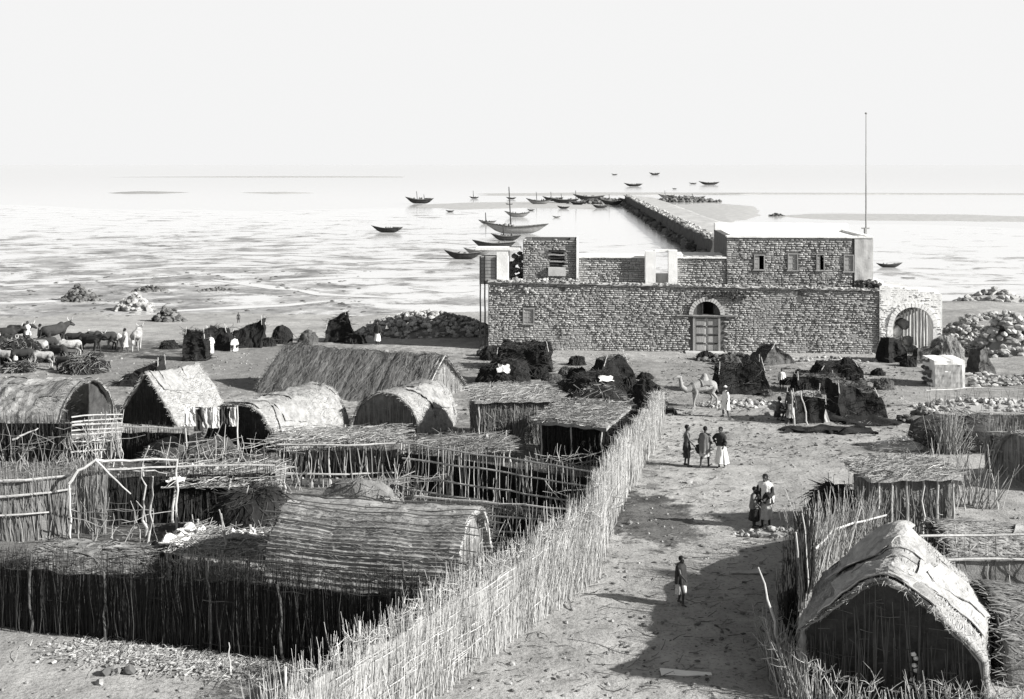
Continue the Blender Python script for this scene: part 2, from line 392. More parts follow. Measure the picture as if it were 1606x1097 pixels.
def tent(label, c, wx, wy, H, yaw=0, e=2.0, m='hair_cloth', name='brush_tent', cat='tent', group='dark mat tents', scrap=150, scrap_m='twig_dark', rough=.14, lean=(0, 0), seed=0, ridge=0.0, poles=0, rags=None, fac=0.0):
    """a low tent of mats and hair cloth thrown over bent poles: super-elliptic mound, pulled into facets"""
    c = Vector(c); c.z = gz(c.x, c.y); root = thing(name, label, cat, c - V(0, 0, .05), group)
    ca, sa = math.cos(yaw), math.sin(yaw); o = seed * 3.1 + .5
    rg = random.Random(seed * 17 + 5); NA, NR = rg.choice((7, 8, 9, 10)), 4
    ja = [rg.uniform(-.35, .35) for _ in range(NA)]
    lat_ = [[rg.uniform(-1, 1) for _ in range(NA)] for _ in range(NR + 1)]; lat_[0] = [lat_[0][0]] * NA
    def panel(u, v):                                    # flat cloth panels stretched between the poles
        x, y = (u % 1) * NA, v * NR; i, j = int(x) % NA, min(NR - 1, int(y)); fx, fy = x - int(x), y - j
        g = lambda a, b_: lat_[b_][a % NA]
        return (g(i, j) * (1 - fx) + g(i + 1, j) * fx) * (1 - fy) + (g(i, j + 1) * (1 - fx) + g(i + 1, j + 1) * fx) * fy - .5 * math.sin(PI * fx) * math.sin(PI * max(.1, v))
    def f(u, v):
        a = 2 * PI * u; cx, cy = math.cos(a), math.sin(a)
        k = (abs(cx) ** e + abs(cy) ** e) ** (-1 / e)
        r = math.sin(v * PI / 2) ** (.85 if e < 3 else .55); z = math.cos(v * PI / 2) ** (.8 if e < 3 else .6)
        if ridge: z = (1 - r) ** ridge if r < 1 else 0; 
        x, y = cx * k * r, cy * k * r
        n = panel(u, v) * (rough * .55 + .05) + nz((x * 3, y * 3, z * 2), 1.6, o + 3) * rough * .5 + nz((x * 8, y * 8, z * 8), 1.2, o) * rough * .35
        s = 1 + n
        X, Y, Z = x * wx / 2 * s + lean[0] * z, y * wy / 2 * s + lean[1] * z, max(-.12, z * H * (1 + n * .9) - .08)
        return c + V(X * ca - Y * sa, X * sa + Y * ca, Z)
    b = MB(); b.grid(f, 72, 24); cov = b.build('cover', M[m], root, smooth=False)
    b = MB()
    for _ in range(int(scrap * 1.3)):
        u, v = R.random(), R.random() ** .7; p = f(u, v); d = (f(u, min(1, v + .05)) - p); d = d.normalized() if d.length > 1e-5 else V(1, 0, 0)
        d = (d + V(R.gauss(0, .6), R.gauss(0, .6), R.gauss(0, .25))).normalized()
        b.twig(p - d * .05, p + d * R.uniform(.15, .75) + V(0, 0, R.uniform(0, .1)), R.uniform(.01, .022), .1)
    if scrap: tag(b.build('brush_scraps', M[scrap_m], root), kind='stuff')
    for q_ in rags or ():
        w = MB(); u0, v0 = q_
        w.slab(lambda u, v: f(u0 + (u - .5) * (.09 + .03 * nz((v * 2, o, 0), 1)), v0 + (v - .5) * (.22 + .1 * nz((u * 2, o, 3), 1))) + V(0, -.06, .10 + .08 * nz((u * 3, v * 3, o), 1)), 8, 8, lambda u, v: V(0, 0, -.03)); w.build('rag', M['cloth_white'], root)
    for i in range(poles):
        a = R.uniform(0, 6.28); p = f(a / 6.283, .75); d = V(math.cos(a) * ca - math.sin(a) * sa, math.cos(a) * sa + math.sin(a) * ca, .8)
        pole(root, p - d * .4, p + d * R.uniform(.3, .7), .025, 'pole', 'pole')
    return root

def heap(label, c, wx, wy, H, n, size, m='rubble', name='stone_heap', cat='stone heap', group='heaps of stones', zbase=None, peak=1.0):
    c = Vector(c); c.z = gz(c.x, c.y) if zbase is None else zbase
    b = MB()
    b.blob(c, wx / 2 * .75, wy / 2 * .75, H * .6, .2, 0, 2)
    for _ in range(n):
        a = R.uniform(0, 6.28); r = R.random() ** .6; z = H * (1 - r ** peak) * R.uniform(.75, 1.05)
        s = size * R.uniform(.5, 1.4)
        b.blob(c + V(math.cos(a) * r * wx / 2, math.sin(a) * r * wy / 2, z), s, s * R.uniform(.6, 1), s * R.uniform(.45, .8), .35)
    return b.build(name, M[m], None, label=label, cat=cat, group=group)

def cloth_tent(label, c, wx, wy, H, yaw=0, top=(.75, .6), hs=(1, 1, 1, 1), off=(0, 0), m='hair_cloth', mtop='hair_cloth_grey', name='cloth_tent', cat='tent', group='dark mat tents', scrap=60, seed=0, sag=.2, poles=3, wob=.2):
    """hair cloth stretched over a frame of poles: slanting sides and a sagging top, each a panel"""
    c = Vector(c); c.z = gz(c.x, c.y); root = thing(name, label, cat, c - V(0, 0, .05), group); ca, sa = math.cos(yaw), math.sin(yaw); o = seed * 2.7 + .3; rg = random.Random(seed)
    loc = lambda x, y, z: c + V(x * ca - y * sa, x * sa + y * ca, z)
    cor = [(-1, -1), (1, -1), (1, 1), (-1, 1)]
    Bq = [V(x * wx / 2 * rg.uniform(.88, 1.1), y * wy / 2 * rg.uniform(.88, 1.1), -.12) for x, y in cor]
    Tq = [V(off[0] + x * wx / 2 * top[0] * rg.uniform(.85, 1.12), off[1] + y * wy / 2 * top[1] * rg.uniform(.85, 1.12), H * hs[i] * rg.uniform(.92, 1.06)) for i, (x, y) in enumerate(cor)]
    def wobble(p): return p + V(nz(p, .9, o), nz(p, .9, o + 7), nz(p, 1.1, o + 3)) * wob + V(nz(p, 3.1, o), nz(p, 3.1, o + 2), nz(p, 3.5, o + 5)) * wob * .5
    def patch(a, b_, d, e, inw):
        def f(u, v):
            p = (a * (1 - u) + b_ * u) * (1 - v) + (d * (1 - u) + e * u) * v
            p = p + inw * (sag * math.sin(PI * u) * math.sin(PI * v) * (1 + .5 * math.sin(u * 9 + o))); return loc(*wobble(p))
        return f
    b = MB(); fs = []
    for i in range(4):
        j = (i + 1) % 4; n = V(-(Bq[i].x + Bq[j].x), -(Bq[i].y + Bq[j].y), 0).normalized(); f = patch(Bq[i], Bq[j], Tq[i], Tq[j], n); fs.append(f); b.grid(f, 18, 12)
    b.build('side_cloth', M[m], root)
    t = patch(Tq[0], Tq[1], Tq[3], Tq[2], V(0, 0, -1)); b = MB(); b.grid(t, 18, 14); b.build('top_cloth', M[mtop], root); fs += [t, t]  # mtop, greyer by default: lit look of the top put into colour
    b = MB()
    for _ in range(scrap * 3 + 60):
        f = rg.choice(fs); u, v = rg.random(), rg.random(); p = f(u, v); d = V(R.gauss(0, 1), R.gauss(0, 1), R.gauss(0, .25)).normalized(); b.twig(p - V(0, .02, 0), p + d * R.uniform(.1, .8) + V(0, 0, .08), R.uniform(.01, .024), .14)
    if scrap: tag(b.build('brush_scraps', M['twig_dark'], root), kind='stuff')
    for i in range(poles):
        q = loc(*Tq[i]); z = loc(*Bq[i]); pole(root, q - (q - z) * .2, q + (q - z) * R.uniform(.1, .25), .03, 'pole', 'pole')
    return root
def dry_wall(label, P0, P1, h, n, size, m='rubble', th=.5, name='stone_wall', cat='wall', group='dry stone walls'):
    P0, P1 = Vector(P0), Vector(P1); d = P1 - P0; d.z = 0; L = d.length; d.normalize(); nn = V(-d.y, d.x, 0); o = R.uniform(0, 40)
    root = thing(name, label, cat, V((P0.x + P1.x) / 2, (P0.y + P1.y) / 2, gz(P0.x, P0.y)), group)
    hh = lambda t: h * (.75 + .5 * nz((t * L, o, 0), .5))
    b = MB(); b.slab(lambda u, v: V(P0.x, P0.y, gz(P0.x, P0.y) - .2) + d * (u * L) - nn * (th * .35) + V(0, 0, v * (hh(u) + .1)), max(6, int(L * 2)), 4, lambda u, v: nn * th * .7); b.build('core', M['mortar'], root)
    b = MB()
    for _ in range(n):
        t = R.random(); z = R.random() * hh(t); s = size * R.uniform(.6, 1.3); sd = R.choice((-1, -1, 1)) * th * .42 if z < hh(t) * .85 else R.uniform(-.4, .4) * th
        b.blob(V(P0.x, P0.y, gz(P0.x, P0.y) + z) + d * (t * L) + nn * sd, s * 1.25, s * .8, s * .55, .35, math.atan2(d.y, d.x) + R.gauss(0, .2))
    b.build('stonework', M[m], root); return root
def brushpile(label, c, wx, wy, H, n, m='twig_mid', core='mat_dark', ln=1.0, r=.016, name='brush_heap', cat='brush', group='heaps of brushwood', flat=.35, zoff=0.0, cloth=0):
    c = Vector(c); c.z = gz(c.x, c.y) + zoff; root = thing(name, label, cat, c, group)
    b = MB(); b.blob(c + V(0, 0, H * .3), wx / 2 * .8, wy / 2 * .8, H * .6, .3, 0, 3); b.build('core', M[core], root)
    b = MB()
    for _ in range(n):
        a = R.uniform(0, 6.28); q = R.random() ** .5; p = c + V(math.cos(a) * q * wx / 2, math.sin(a) * q * wy / 2, H * (1 - q * q) * R.uniform(.5, 1.05) + .03)
        d = V(R.gauss(0, 1), R.gauss(0, 1), R.gauss(0, flat)).normalized() * ln * R.uniform(.3, 1.1)
        b.twig(p - d * .5, p + d * .5 + V(0, 0, abs(R.gauss(0, .06))), r * R.uniform(.5, 1.4), .06)
    b.build('brushwood', M[m], root)
    for i in range(cloth):
        a = R.uniform(0, 6.28); q = R.random() * .8; p = c + V(math.cos(a) * q * wx / 2, math.sin(a) * q * wy / 2, H * (1 - q * q) + .06)
        s = R.uniform(.15, .32); o = R.uniform(0, 50); w = MB()
        w.slab(lambda u, v: p + V((u - .5) * 2 * s, (v - .5) * 1.6 * s, .12 * nz((u * 2, v * 2, o), 1.4)), 6, 6, lambda u, v: V(0, 0, -.03))
        w.build('rag', M[R.choice(('cloth_white', 'cloth_pale', 'mat_pale'))], root)
    return root
def copy_tree(o, parent=None):
    c = o.copy(); COL.objects.link(c); c.parent = parent
    for ch in list(o.children): copy_tree(ch, c)
    return c
# ------------------------------------------------------------------ camera, sky, sun
cam = bpy.data.cameras.new('camera'); camo = bpy.data.objects.new('camera', cam); COL.objects.link(camo); S.camera = camo
camo.location = (0, 0, HC); camo.rotation_euler = (PI / 2, 0, 0)
cam.sensor_width = 36; cam.lens = 36 * F / 1606; cam.shift_y = -(1097 / 2 - YH) / 1606; cam.clip_end = 60000; cam.clip_start = .5
SUN_AZ, SUN_EL = math.atan2(-.32, .947), math.radians(26.5)
wd = bpy.data.worlds.new('World'); S.world = wd; wd.use_nodes = True
N, Lk = wd.node_tree.nodes, wd.node_tree.links
sk = N.new('ShaderNodeTexSky'); sk.sky_type = 'NISHITA'; sk.sun_disc = False; sk.sun_elevation = SUN_EL
sk.sun_rotation = PI / 2 - SUN_AZ; sk.air_density = 1.5; sk.dust_density = .2; sk.altitude = 15
sp = N.new('ShaderNodeSeparateColor'); Lk.new(sk.outputs['Color'], sp.inputs['Color'])    # black and white film: one channel of the sky
def wm(op, a, b):
    n = N.new('ShaderNodeMath'); n.operation = op; Lk.new(a, n.inputs[0]); n.inputs[1].default_value = b; return n.outputs[0]
hz_ = wm('POWER', wm('DIVIDE', wm('MINIMUM', sp.outputs['Red'], 3.5), 3.5), 1.6)                # red filter: deep zenith, white haze low down
Lk.new(wm('MULTIPLY', hz_, 4.3), N['Background'].inputs['Color']); N['Background'].inputs['Strength'].default_value = .10
su = bpy.data.lights.new('sun', 'SUN'); su.energy = 4.9; su.angle = math.radians(.55); su.color = (1, .985, .96)
suo = bpy.data.objects.new('sun', su); COL.objects.link(suo)
sd = V(math.cos(SUN_AZ) * math.cos(SUN_EL), math.sin(SUN_AZ) * math.cos(SUN_EL), math.sin(SUN_EL))
suo.rotation_euler = sd.to_track_quat('Z', 'Y').to_euler(); suo.location = sd * 60
S.view_settings.view_transform = 'Standard'; S.view_settings.look = 'None'; S.view_settings.gamma = 1; S.view_settings.exposure = 1.08
S.render.engine = 'CYCLES'; S.cycles.use_denoising = True; S.cycles.max_bounces = 5

# ------------------------------------------------------------------ ground
def lines(a, d0, d1, b, dense, co):
    out = []; x = a
    while x < d0: out.append(x); x += max(dense, min(co, (d0 - x) * .16))
    x = d0
    while x < d1: out.append(x); x += dense
    while x < b: out.append(x); x += max(dense, min(co, .2 + (x - d1) * .16))
    out.append(b); return out
def gm(name, paint):
    m = bpy.data.materials.new(name); m.use_nodes = True; paint(m, m.node_tree.nodes, m.node_tree.links, m.node_tree.nodes['Principled BSDF']); return m
def sand(m, N, Lk, bs):
    bs.inputs['Roughness'].default_value = .95; bs.inputs['Specular IOR Level'].default_value = .15
    tc = N.new('ShaderNodeTexCoord'); P = tc.outputs['Object']
    def nse(sc, det=6, ro=.6, st=(1, 1, 1), dist=0.0):
        mp = N.new('ShaderNodeMapping'); mp.inputs['Scale'].default_value = st; Lk.new(P, mp.inputs['Vector'])
        n = N.new('ShaderNodeTexNoise'); n.inputs['Scale'].default_value = sc; n.inputs['Detail'].default_value = det; n.inputs['Roughness'].default_value = ro; n.inputs['Distortion'].default_value = dist
        Lk.new(mp.outputs['Vector'], n.inputs['Vector']); return n.outputs['Fac']
    def ramp(s, a, b, x, y):
        r = N.new('ShaderNodeMapRange'); r.interpolation_type = 'SMOOTHSTEP'
        for k, v in zip(('From Min', 'From Max', 'To Min', 'To Max'), (a, b, x, y)): r.inputs[k].default_value = v
        Lk.new(s, r.inputs['Value']); return r.outputs['Result']
    def mul(a, b):
        n = N.new('ShaderNodeMath'); n.operation = 'MULTIPLY'
        for i, s in enumerate((a, b)):
            if isinstance(s, float): n.inputs[i].default_value = s
            else: Lk.new(s, n.inputs[i])
        return n.outputs[0]
    v = ramp(nse(.22, 4), .35, .65, .30, .40)
    v = mul(v, ramp(nse(1.4, 8, .7, (1, .8, 1)), .3, .7, .8, 1.12))
    v = mul(v, ramp(nse(11, 5, .7), .34, .5, .55, 1.0))             # dung, chaff and pebbles trodden into the sand
    v = mul(v, ramp(nse(3.2, 6, .75, (.35, 1, 1), .6), .33, .46, .72, 1.0))
    # a damp stain in the lane, with an edge of its own
    def stain_shade(v, cx, cy, sx, sy, k):
        mp = N.new('ShaderNodeMapping'); mp.vector_type = 'TEXTURE'; mp.inputs['Location'].default_value = (cx, cy, 0); mp.inputs['Scale'].default_value = (sx, sy, 99)
        Lk.new(P, mp.inputs['Vector']); ln = N.new('ShaderNodeVectorMath'); ln.operation = 'LENGTH'; Lk.new(mp.outputs['Vector'], ln.inputs[0])
        ad = N.new('ShaderNodeMath'); ad.operation = 'ADD'; Lk.new(ln.outputs['Value'], ad.inputs[0]); Lk.new(ramp(nse(1.3, 6, .7), .3, .7, -.3, .3), ad.inputs[1])
        return mul(v, ramp(ad.outputs[0], .75, 1.05, k, 1.0))
    a = G(1022, 812); v = stain_shade(v, a.x, a.y, 1.75, 3.7, .36)
    a = G(1150, 610); v = stain_shade(v, a.x - 2, a.y + 2, 26, 9, .74)
    a = G(860, 700); v = stain_shade(v, a.x - 8, a.y - 4, 13, 16, .5)       # trodden yards between the huts, their shade also put into the colour
    a = G(100, 760); v = stain_shade(v, a.x, a.y - 3, 9, 12, .5)
    a = G(60, 545); v = stain_shade(v, a.x, a.y, 13, 6, .5)
    a = G(380, 575); v = stain_shade(v, a.x, a.y, 17, 12, .66)
    cc = N.new('ShaderNodeCombineColor')
    for k, c in (('Red', 1.0), ('Green', .995), ('Blue', .975)): Lk.new(mul(v, c), cc.inputs[k])
    Lk.new(cc.outputs['Color'], bs.inputs['Base Color'])
    b = N.new('ShaderNodeBump'); b.inputs['Strength'].default_value = .8; b.inputs['Distance'].default_value = .05; Lk.new(nse(7, 7, .7), b.inputs['Height'])
    b2 = N.new('ShaderNodeBump'); b2.inputs['Strength'].default_value = .5; b2.inputs['Distance'].default_value = .12; Lk.new(nse(1.7, 4, .6), b2.inputs['Height']); Lk.new(b2.outputs['Normal'], b.inputs['Normal'])
    Lk.new(b.outputs['Normal'], bs.inputs['Normal'])
M['sand'] = gm('sandy_ground', sand)
xs = lines(-500, -19, 22, 500, .2, 40); ys = lines(-60, 17, 62, 119, .18, .9)
b = MB()
for y in ys:
    for x in xs:
        near = 1 if 12 < y < 66 and -25 < x < 28 else .6
        z = gz(x, y) + near * (.05 * nz((x, y, 0), .45) + .035 * nz((x, y, 1), 1.5) + .022 * nz((x, y, 2), 4.1))
        if y > 86: z += .35 * nz((x, y, 0), .09) * min(1, (y - 86) / 10)
        if x > 31 and 60 < y < 112: z += min(1.2, (x - 31) * .12) * (1 + .5 * nz((x, y, 0), .2))
        b.v.append(V(x, y, z))
n = len(xs)
b.f = [(j * n + i, j * n + i + 1, (j + 1) * n + i + 1, (j + 1) * n + i) for j in range(len(ys) - 1) for i in range(n - 1)]
b.build('ground', M['sand'], smooth=True, kind='structure')

# ------------------------------------------------------------------ tidal flats and sea
def flats(m, N, Lk, bs):
    tc = N.new('ShaderNodeTexCoord'); P = tc.outputs['Object']
    def nse(sc, st, det=5, ro=.6, dist=0.0):
        mp = N.new('ShaderNodeMapping'); mp.inputs['Scale'].default_value = st; Lk.new(P, mp.inputs['Vector'])
        n = N.new('ShaderNodeTexNoise'); n.inputs['Scale'].default_value = sc; n.inputs['Detail'].default_value = det; n.inputs['Roughness'].default_value = ro; n.inputs['Distortion'].default_value = dist
        Lk.new(mp.outputs['Vector'], n.inputs['Vector']); return n.outputs['Fac']
    def math_(op, a, b):
        n = N.new('ShaderNodeMath'); n.operation = op
        for i, s in enumerate((a, b)):
            if isinstance(s, (int, float)): n.inputs[i].default_value = s
            else: Lk.new(s, n.inputs[i])
        return n.outputs[0]
    def ramp(s, a, b, x, y):
        r = N.new('ShaderNodeMapRange'); r.interpolation_type = 'SMOOTHSTEP'
        for k, v in zip(('From Min', 'From Max', 'To Min', 'To Max'), (a, b, x, y)): r.inputs[k].default_value = v
        Lk.new(s, r.inputs['Value']); return r.outputs['Result']
    sx = N.new('ShaderNodeSeparateXYZ'); Lk.new(P, sx.inputs[0])
    w = math_('ADD', math_('MULTIPLY', nse(.2, (.6, .8, 1), 9, .76, .4), .75), math_('MULTIPLY', nse(.016, (1, .5, 1), 4, .6, 1.5), .25))
    far = ramp(sx.outputs['Y'], 105, 330, .03, .13)                     # lower, wetter ground out towards the water
    right = ramp(sx.outputs['X'], -25, 15, 0, .06)
    w = math_('ADD', w, math_('ADD', far, right))
    wet = ramp(w, .50, .60, 0, 1)
    tone = ramp(nse(.12, (1, .5, 1), 8, .7), .3, .7, .17, .40)
    tone = math_('MULTIPLY', tone, ramp(nse(.5, (.5, .8, 1), 8, .75), .36, .54, .5, 1))
    weed = ramp(nse(.23, (.55, .9, 1), 9, .78, .3), .56, .64, 1, .3)                 # dark weed and wet mud in patches
    tone = math_('MULTIPLY', tone, weed)
    c1 = N.new('ShaderNodeCombineColor')
    for k in ('Red', 'Green', 'Blue'): Lk.new(tone, c1.inputs[k])
    mx = N.new('ShaderNodeMix'); mx.data_type = 'RGBA'; Lk.new(wet, mx.inputs['Factor']); Lk.new(c1.outputs['Color'], mx.inputs['A']); mx.inputs['B'].default_value = (.58, .58, .575, 1)  # wet patches near-white: reflected sky put into the base colour
    Lk.new(mx.outputs['Result'], bs.inputs['Base Color'])
    Lk.new(ramp(wet, 0, 1, .85, .12), bs.inputs['Roughness']); Lk.new(ramp(wet, 0, 1, .2, .8), bs.inputs['Specular IOR Level'])
    b = N.new('ShaderNodeBump'); b.inputs['Distance'].default_value = .25; Lk.new(ramp(wet, 0, 1, .7, .02), b.inputs['Strength']); Lk.new(nse(.9, (.5, 1, 1), 6, .7), b.inputs['Height'])
    Lk.new(b.outputs['Normal'], bs.inputs['Normal'])
M['flats'] = gm('wet_tidal_sand', flats)
b = MB()
def shore(x):                                          # outer edge of the flats
    e = 395 + 60 * nz((x, 3, 0), .006) + 25 * nz((x, 9, 0), .03)
    if x > 36: e = 330 - min(80, (x - 36) * .8) + 30 * nz((x, 3, 0), .02)
    return e
b.grid(lambda u, v: V(-700 + 1400 * u, 96 + (shore(-700 + 1400 * u) - 96) * v, .06 * (1 - v)), 240, 40)
b.build('tidal_flat', M['flats'], smooth=True, kind='structure')
def water(m, N, Lk, bs):
    bs.inputs['Base Color'].default_value = (.5, .5, .495, 1); bs.inputs['Roughness'].default_value = .12; bs.inputs['IOR'].default_value = 1.33
    tc = N.new('ShaderNodeTexCoord'); n = N.new('ShaderNodeTexNoise'); n.inputs['Scale'].default_value = .35; n.inputs['Detail'].default_value = 4
    mp = N.new('ShaderNodeMapping'); mp.inputs['Scale'].default_value = (.5, 1, 1); Lk.new(tc.outputs['Object'], mp.inputs['Vector']); Lk.new(mp.outputs['Vector'], n.inputs['Vector'])
    b = N.new('ShaderNodeBump'); b.inputs['Strength'].default_value = .012; b.inputs['Distance'].default_value = .1
    Lk.new(n.outputs['Fac'], b.inputs['Height']); Lk.new(b.outputs['Normal'], bs.inputs['Normal'])
M['water'] = gm('calm_sea', water)
b = MB(); b.grid(lambda u, v: V(-30000 + 60000 * u, 60 + 29000 * v * v, -.05), 4, 12); b.build('sea', M['water'], kind='structure')
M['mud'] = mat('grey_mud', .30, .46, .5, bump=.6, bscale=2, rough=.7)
M['mud_wet'] = mat('dark_wet_mud', .24, .34, .2, bump=.6, bscale=1.5, rough=.6)
def bank(name, pts, hgt, m):                            # a low bank of sand or mud standing just clear of the water
    b = MB(); n = len(pts); c = sum((Vector(p) for p in pts), V(0, 0, 0)) / n
    ring = []
    for i in range(n):
        p, q = Vector(pts[i]), Vector(pts[(i + 1) % n])
        for k in range(8):
            s = p.lerp(q, k / 8); d = s - c; ring.append(c + d * (1 + .10 * nz((s.x * .13, s.y * .05, 0), 1) + .05 * nz((s.x * .5, s.y * .2, 3), 1)))
    R_ = len(ring); b.v.append(c + V(0, 0, hgt))
    for k in range(1, 9):
        for p in ring:
            q = c.lerp(p, k / 8); q.z = -.12 + (hgt + .12) * (1 - (k / 8) ** 3) + hgt * .3 * nz((q.x * .1, q.y * .1, 0), 1) * (k < 8); b.v.append(q)
    for i in range(R_): b.f.append((0, 1 + i, 1 + (i + 1) % R_))
    for k in range(7):
        for i in range(R_): b.f.append((1 + k * R_ + i, 1 + (k + 1) * R_ + i, 1 + (k + 1) * R_ + (i + 1) % R_, 1 + k * R_ + (i + 1) % R_))
    return b.build(name, m, smooth=True, kind='structure')
bank('sandbar', [Fl(735, 303.5), Fl(900, 302), Fl(1150, 302.5), Fl(1400, 303), Fl(1800, 304), Fl(1800, 306), Fl(1400, 305), Fl(1150, 305), Fl(1000, 306.5), Fl(735, 308)], .35, M['mud'])
bank('mud_bank', [Fl(1030, 322), Fl(1110, 317.5), Fl(1185, 323), Fl(1195, 331), Fl(1195, 339), Fl(1150, 352), Fl(1110, 348), Fl(1060, 336)], .3, M['mud'])
bank('reef', [Fl(160, 303), Fl(210, 300.5), Fl(255, 301), Fl(300, 302), Fl(255, 304), Fl(200, 304.5)], .5, M['mud_wet'])
bank('reef', [Fl(150, 278.2), Fl(420, 277), Fl(640, 277.4), Fl(640, 278.6), Fl(420, 278.8)], .8, M['mud'])
bank('reef', [Fl(370, 302.5), Fl(450, 301.5), Fl(500, 303), Fl(440, 304.5)], .4, M['mud'])
bank('mud_bank', [Fl(1190, 338), Fl(1280, 334), Fl(1500, 336), Fl(1700, 341), Fl(1700, 349), Fl(1400, 347), Fl(1260, 345)], .2, M['mud'])
bank('mud_bank', [Fl(625, 323), Fl(700, 318), Fl(830, 316), Fl(960, 320), Fl(960, 330), Fl(830, 327), Fl(700, 331)], .2, M['mud'])

def channel(pts, w):                                   # a shallow runnel of standing water on the flats
    pts = [Fl(x, y) for x, y in pts]; b = MB(); n = 14 * (len(pts) - 1); o = R.uniform(0, 60); P = []
    for i in range(n + 1):
        t = i / 14; k = min(int(t), len(pts) - 2); p = pts[k].lerp(pts[k + 1], t - k); e = math.sin(PI * i / n) ** .5
        a = w * e * (1 + .9 * nz((p.x * .25, p.y * .12, o), 1)) + .05; q = 1.4 * nz((p.x * .12, p.y * .1, o + 9), 1)
        P.append((V(p.x, p.y + q - a, .075), V(p.x, p.y + q + a, .075)))
    for (a, c), (d, e) in zip(P, P[1:]): b.quad(a, d, e, c)
    b.build('tidal_pool', M['wet_shine'], kind='structure')
for pts, w in (([(205, 492), (330, 486), (450, 480), (560, 470)], 1.1), ([(330, 440), (410, 448), (500, 462), (640, 470)], 1.5), ([(-60, 452), (60, 446), (170, 442), (300, 431)], 1.6), ([(420, 505), (520, 497), (610, 500)], .9), ([(180, 425), (300, 418), (430, 420)], 1.5), ([(420, 442), (560, 434), (740, 436)], 1.6), ([(-80, 478), (40, 476), (150, 470)], 1.0), ([(640, 452), (700, 458), (748, 456)], 1.2), ([(1480, 448), (1560, 444), (1680, 450)], 1.2), ([(250, 401), (380, 398), (540, 404)], 1.6), ([(560, 412), (640, 408), (745, 414)], 1.8)): channel(pts, w)

# ------------------------------------------------------------------ litter nobody could count
b = MB()
for _ in range(5200):
    y = 19 + 62 * R.random() ** 1.3; x = R.uniform(-20, 24) * (.5 + y / 60)
    s = R.uniform(.012, .05) * (1 + y / 60)
    if R.random() < .04: s *= 2.2
    z = gz(x, y) + .05 * nz((x, y, 0), .45) + .035 * nz((x, y, 1), 1.5) + .022 * nz((x, y, 2), 4.1)
    b.blob(V(x, y, z + s * .2), s, s * .8, s * .55, .4, None, 1)
b.build('pebbles', M['pebble'], kind='stuff', label='small stones and clods scattered over the sandy ground', cat='pebbles')
b = MB()
for _ in range(3000):                                   # dung, bark and sticks trodden into the lane and the market ground
    if R.random() < .55: p = G(R.uniform(1040, 1420), R.uniform(575, 720))
    else: p = G(R.uniform(700, 1250), R.uniform(600, 1090))
    z = gz(p.x, p.y) + .03; s = R.choice((.012, .018, .018, .025, .045)) * (.5 + p.y / 45)
    if R.random() < .6: b.blob(V(p.x, p.y, z), s * 1.6, s, s * .4, .4, None, 1)
    else: a = R.gauss(0, .7); l = R.uniform(.1, .5); b.twig(V(p.x, p.y, z), V(p.x + l * math.cos(a), p.y + l * math.sin(a), z + R.uniform(0, .08)), .012, .1)
b.build('dung_litter', M['rubble_dark'], kind='stuff', label='dark dung, bark and sticks trodden into the lane and open ground', cat='litter')
b = MB()
for _ in range(3400):
    t = R.random(); p = G(130 + 380 * t, 1000 + 46 * t) + V(R.gauss(0, .5), R.gauss(-.55, .35), 0); s = R.uniform(.02, .07)
    if R.random() < .5: b.blob(V(p.x, p.y, gz(p.x, p.y) + s * .4), s, s * .7, s * .5, .4, None, 1)
    else: b.twig(V(p.x, p.y, gz(p.x, p.y) + .02), V(p.x + R.gauss(0, .2), p.y + R.gauss(0, .2), gz(p.x, p.y) + R.uniform(.02, .12)), .01, .1)
b.build('chaff', M['twig_pale'], kind='stuff', label='band of pale chips and twigs along the foot of the dark front fence', cat='litter')
# ------------------------------------------------------------------ the big stone house
A = G(765, 549); B_ = G(1380, 556)
hu = V(B_.x - A.x, B_.y - A.y, 0).normalized(); hv = V(-hu.y, hu.x, 0)            # along the front, and into the house
def U(x, v=0.0):
    k = (x - CX) / F; o = A + hv * v; return (k * o.y - o.x) / (hu.x - k * hu.y)
def ZP(x, y, v=0.0):
    p = A + hv * v + hu * U(x, v); return HC - (y - YH) * p.y / F
def HPt(u, v, z): p = A + hu * u + hv * v; return V(p.x, p.y, z)
house = thing('stone_house', 'long rough coral-stone house with an upper storey, a double door and a round-arched gateway', 'building', A + hu * 16 + V(0, 0, -.2))
def prism(mb, u0, u1, v0, v1, z0, z1, z0b=None, z1b=None):                        # box in the house's frame; z0b, z1b at the u1 end
    z0b = z0 if z0b is None else z0b; z1b = z1 if z1b is None else z1b
    P = [HPt(u0, v0, z0), HPt(u1, v0, z0b), HPt(u1, v1, z0b), HPt(u0, v1, z0), HPt(u0, v0, z1), HPt(u1, v0, z1b), HPt(u1, v1, z1b), HPt(u0, v1, z1)]
    n = len(mb.v); mb.v += P
    mb.f += [tuple(n + i for i in t) for t in ((3, 2, 1, 0), (4, 5, 6, 7), (0, 1, 5, 4), (1, 2, 6, 5), (2, 3, 7, 6), (3, 0, 4, 7))]
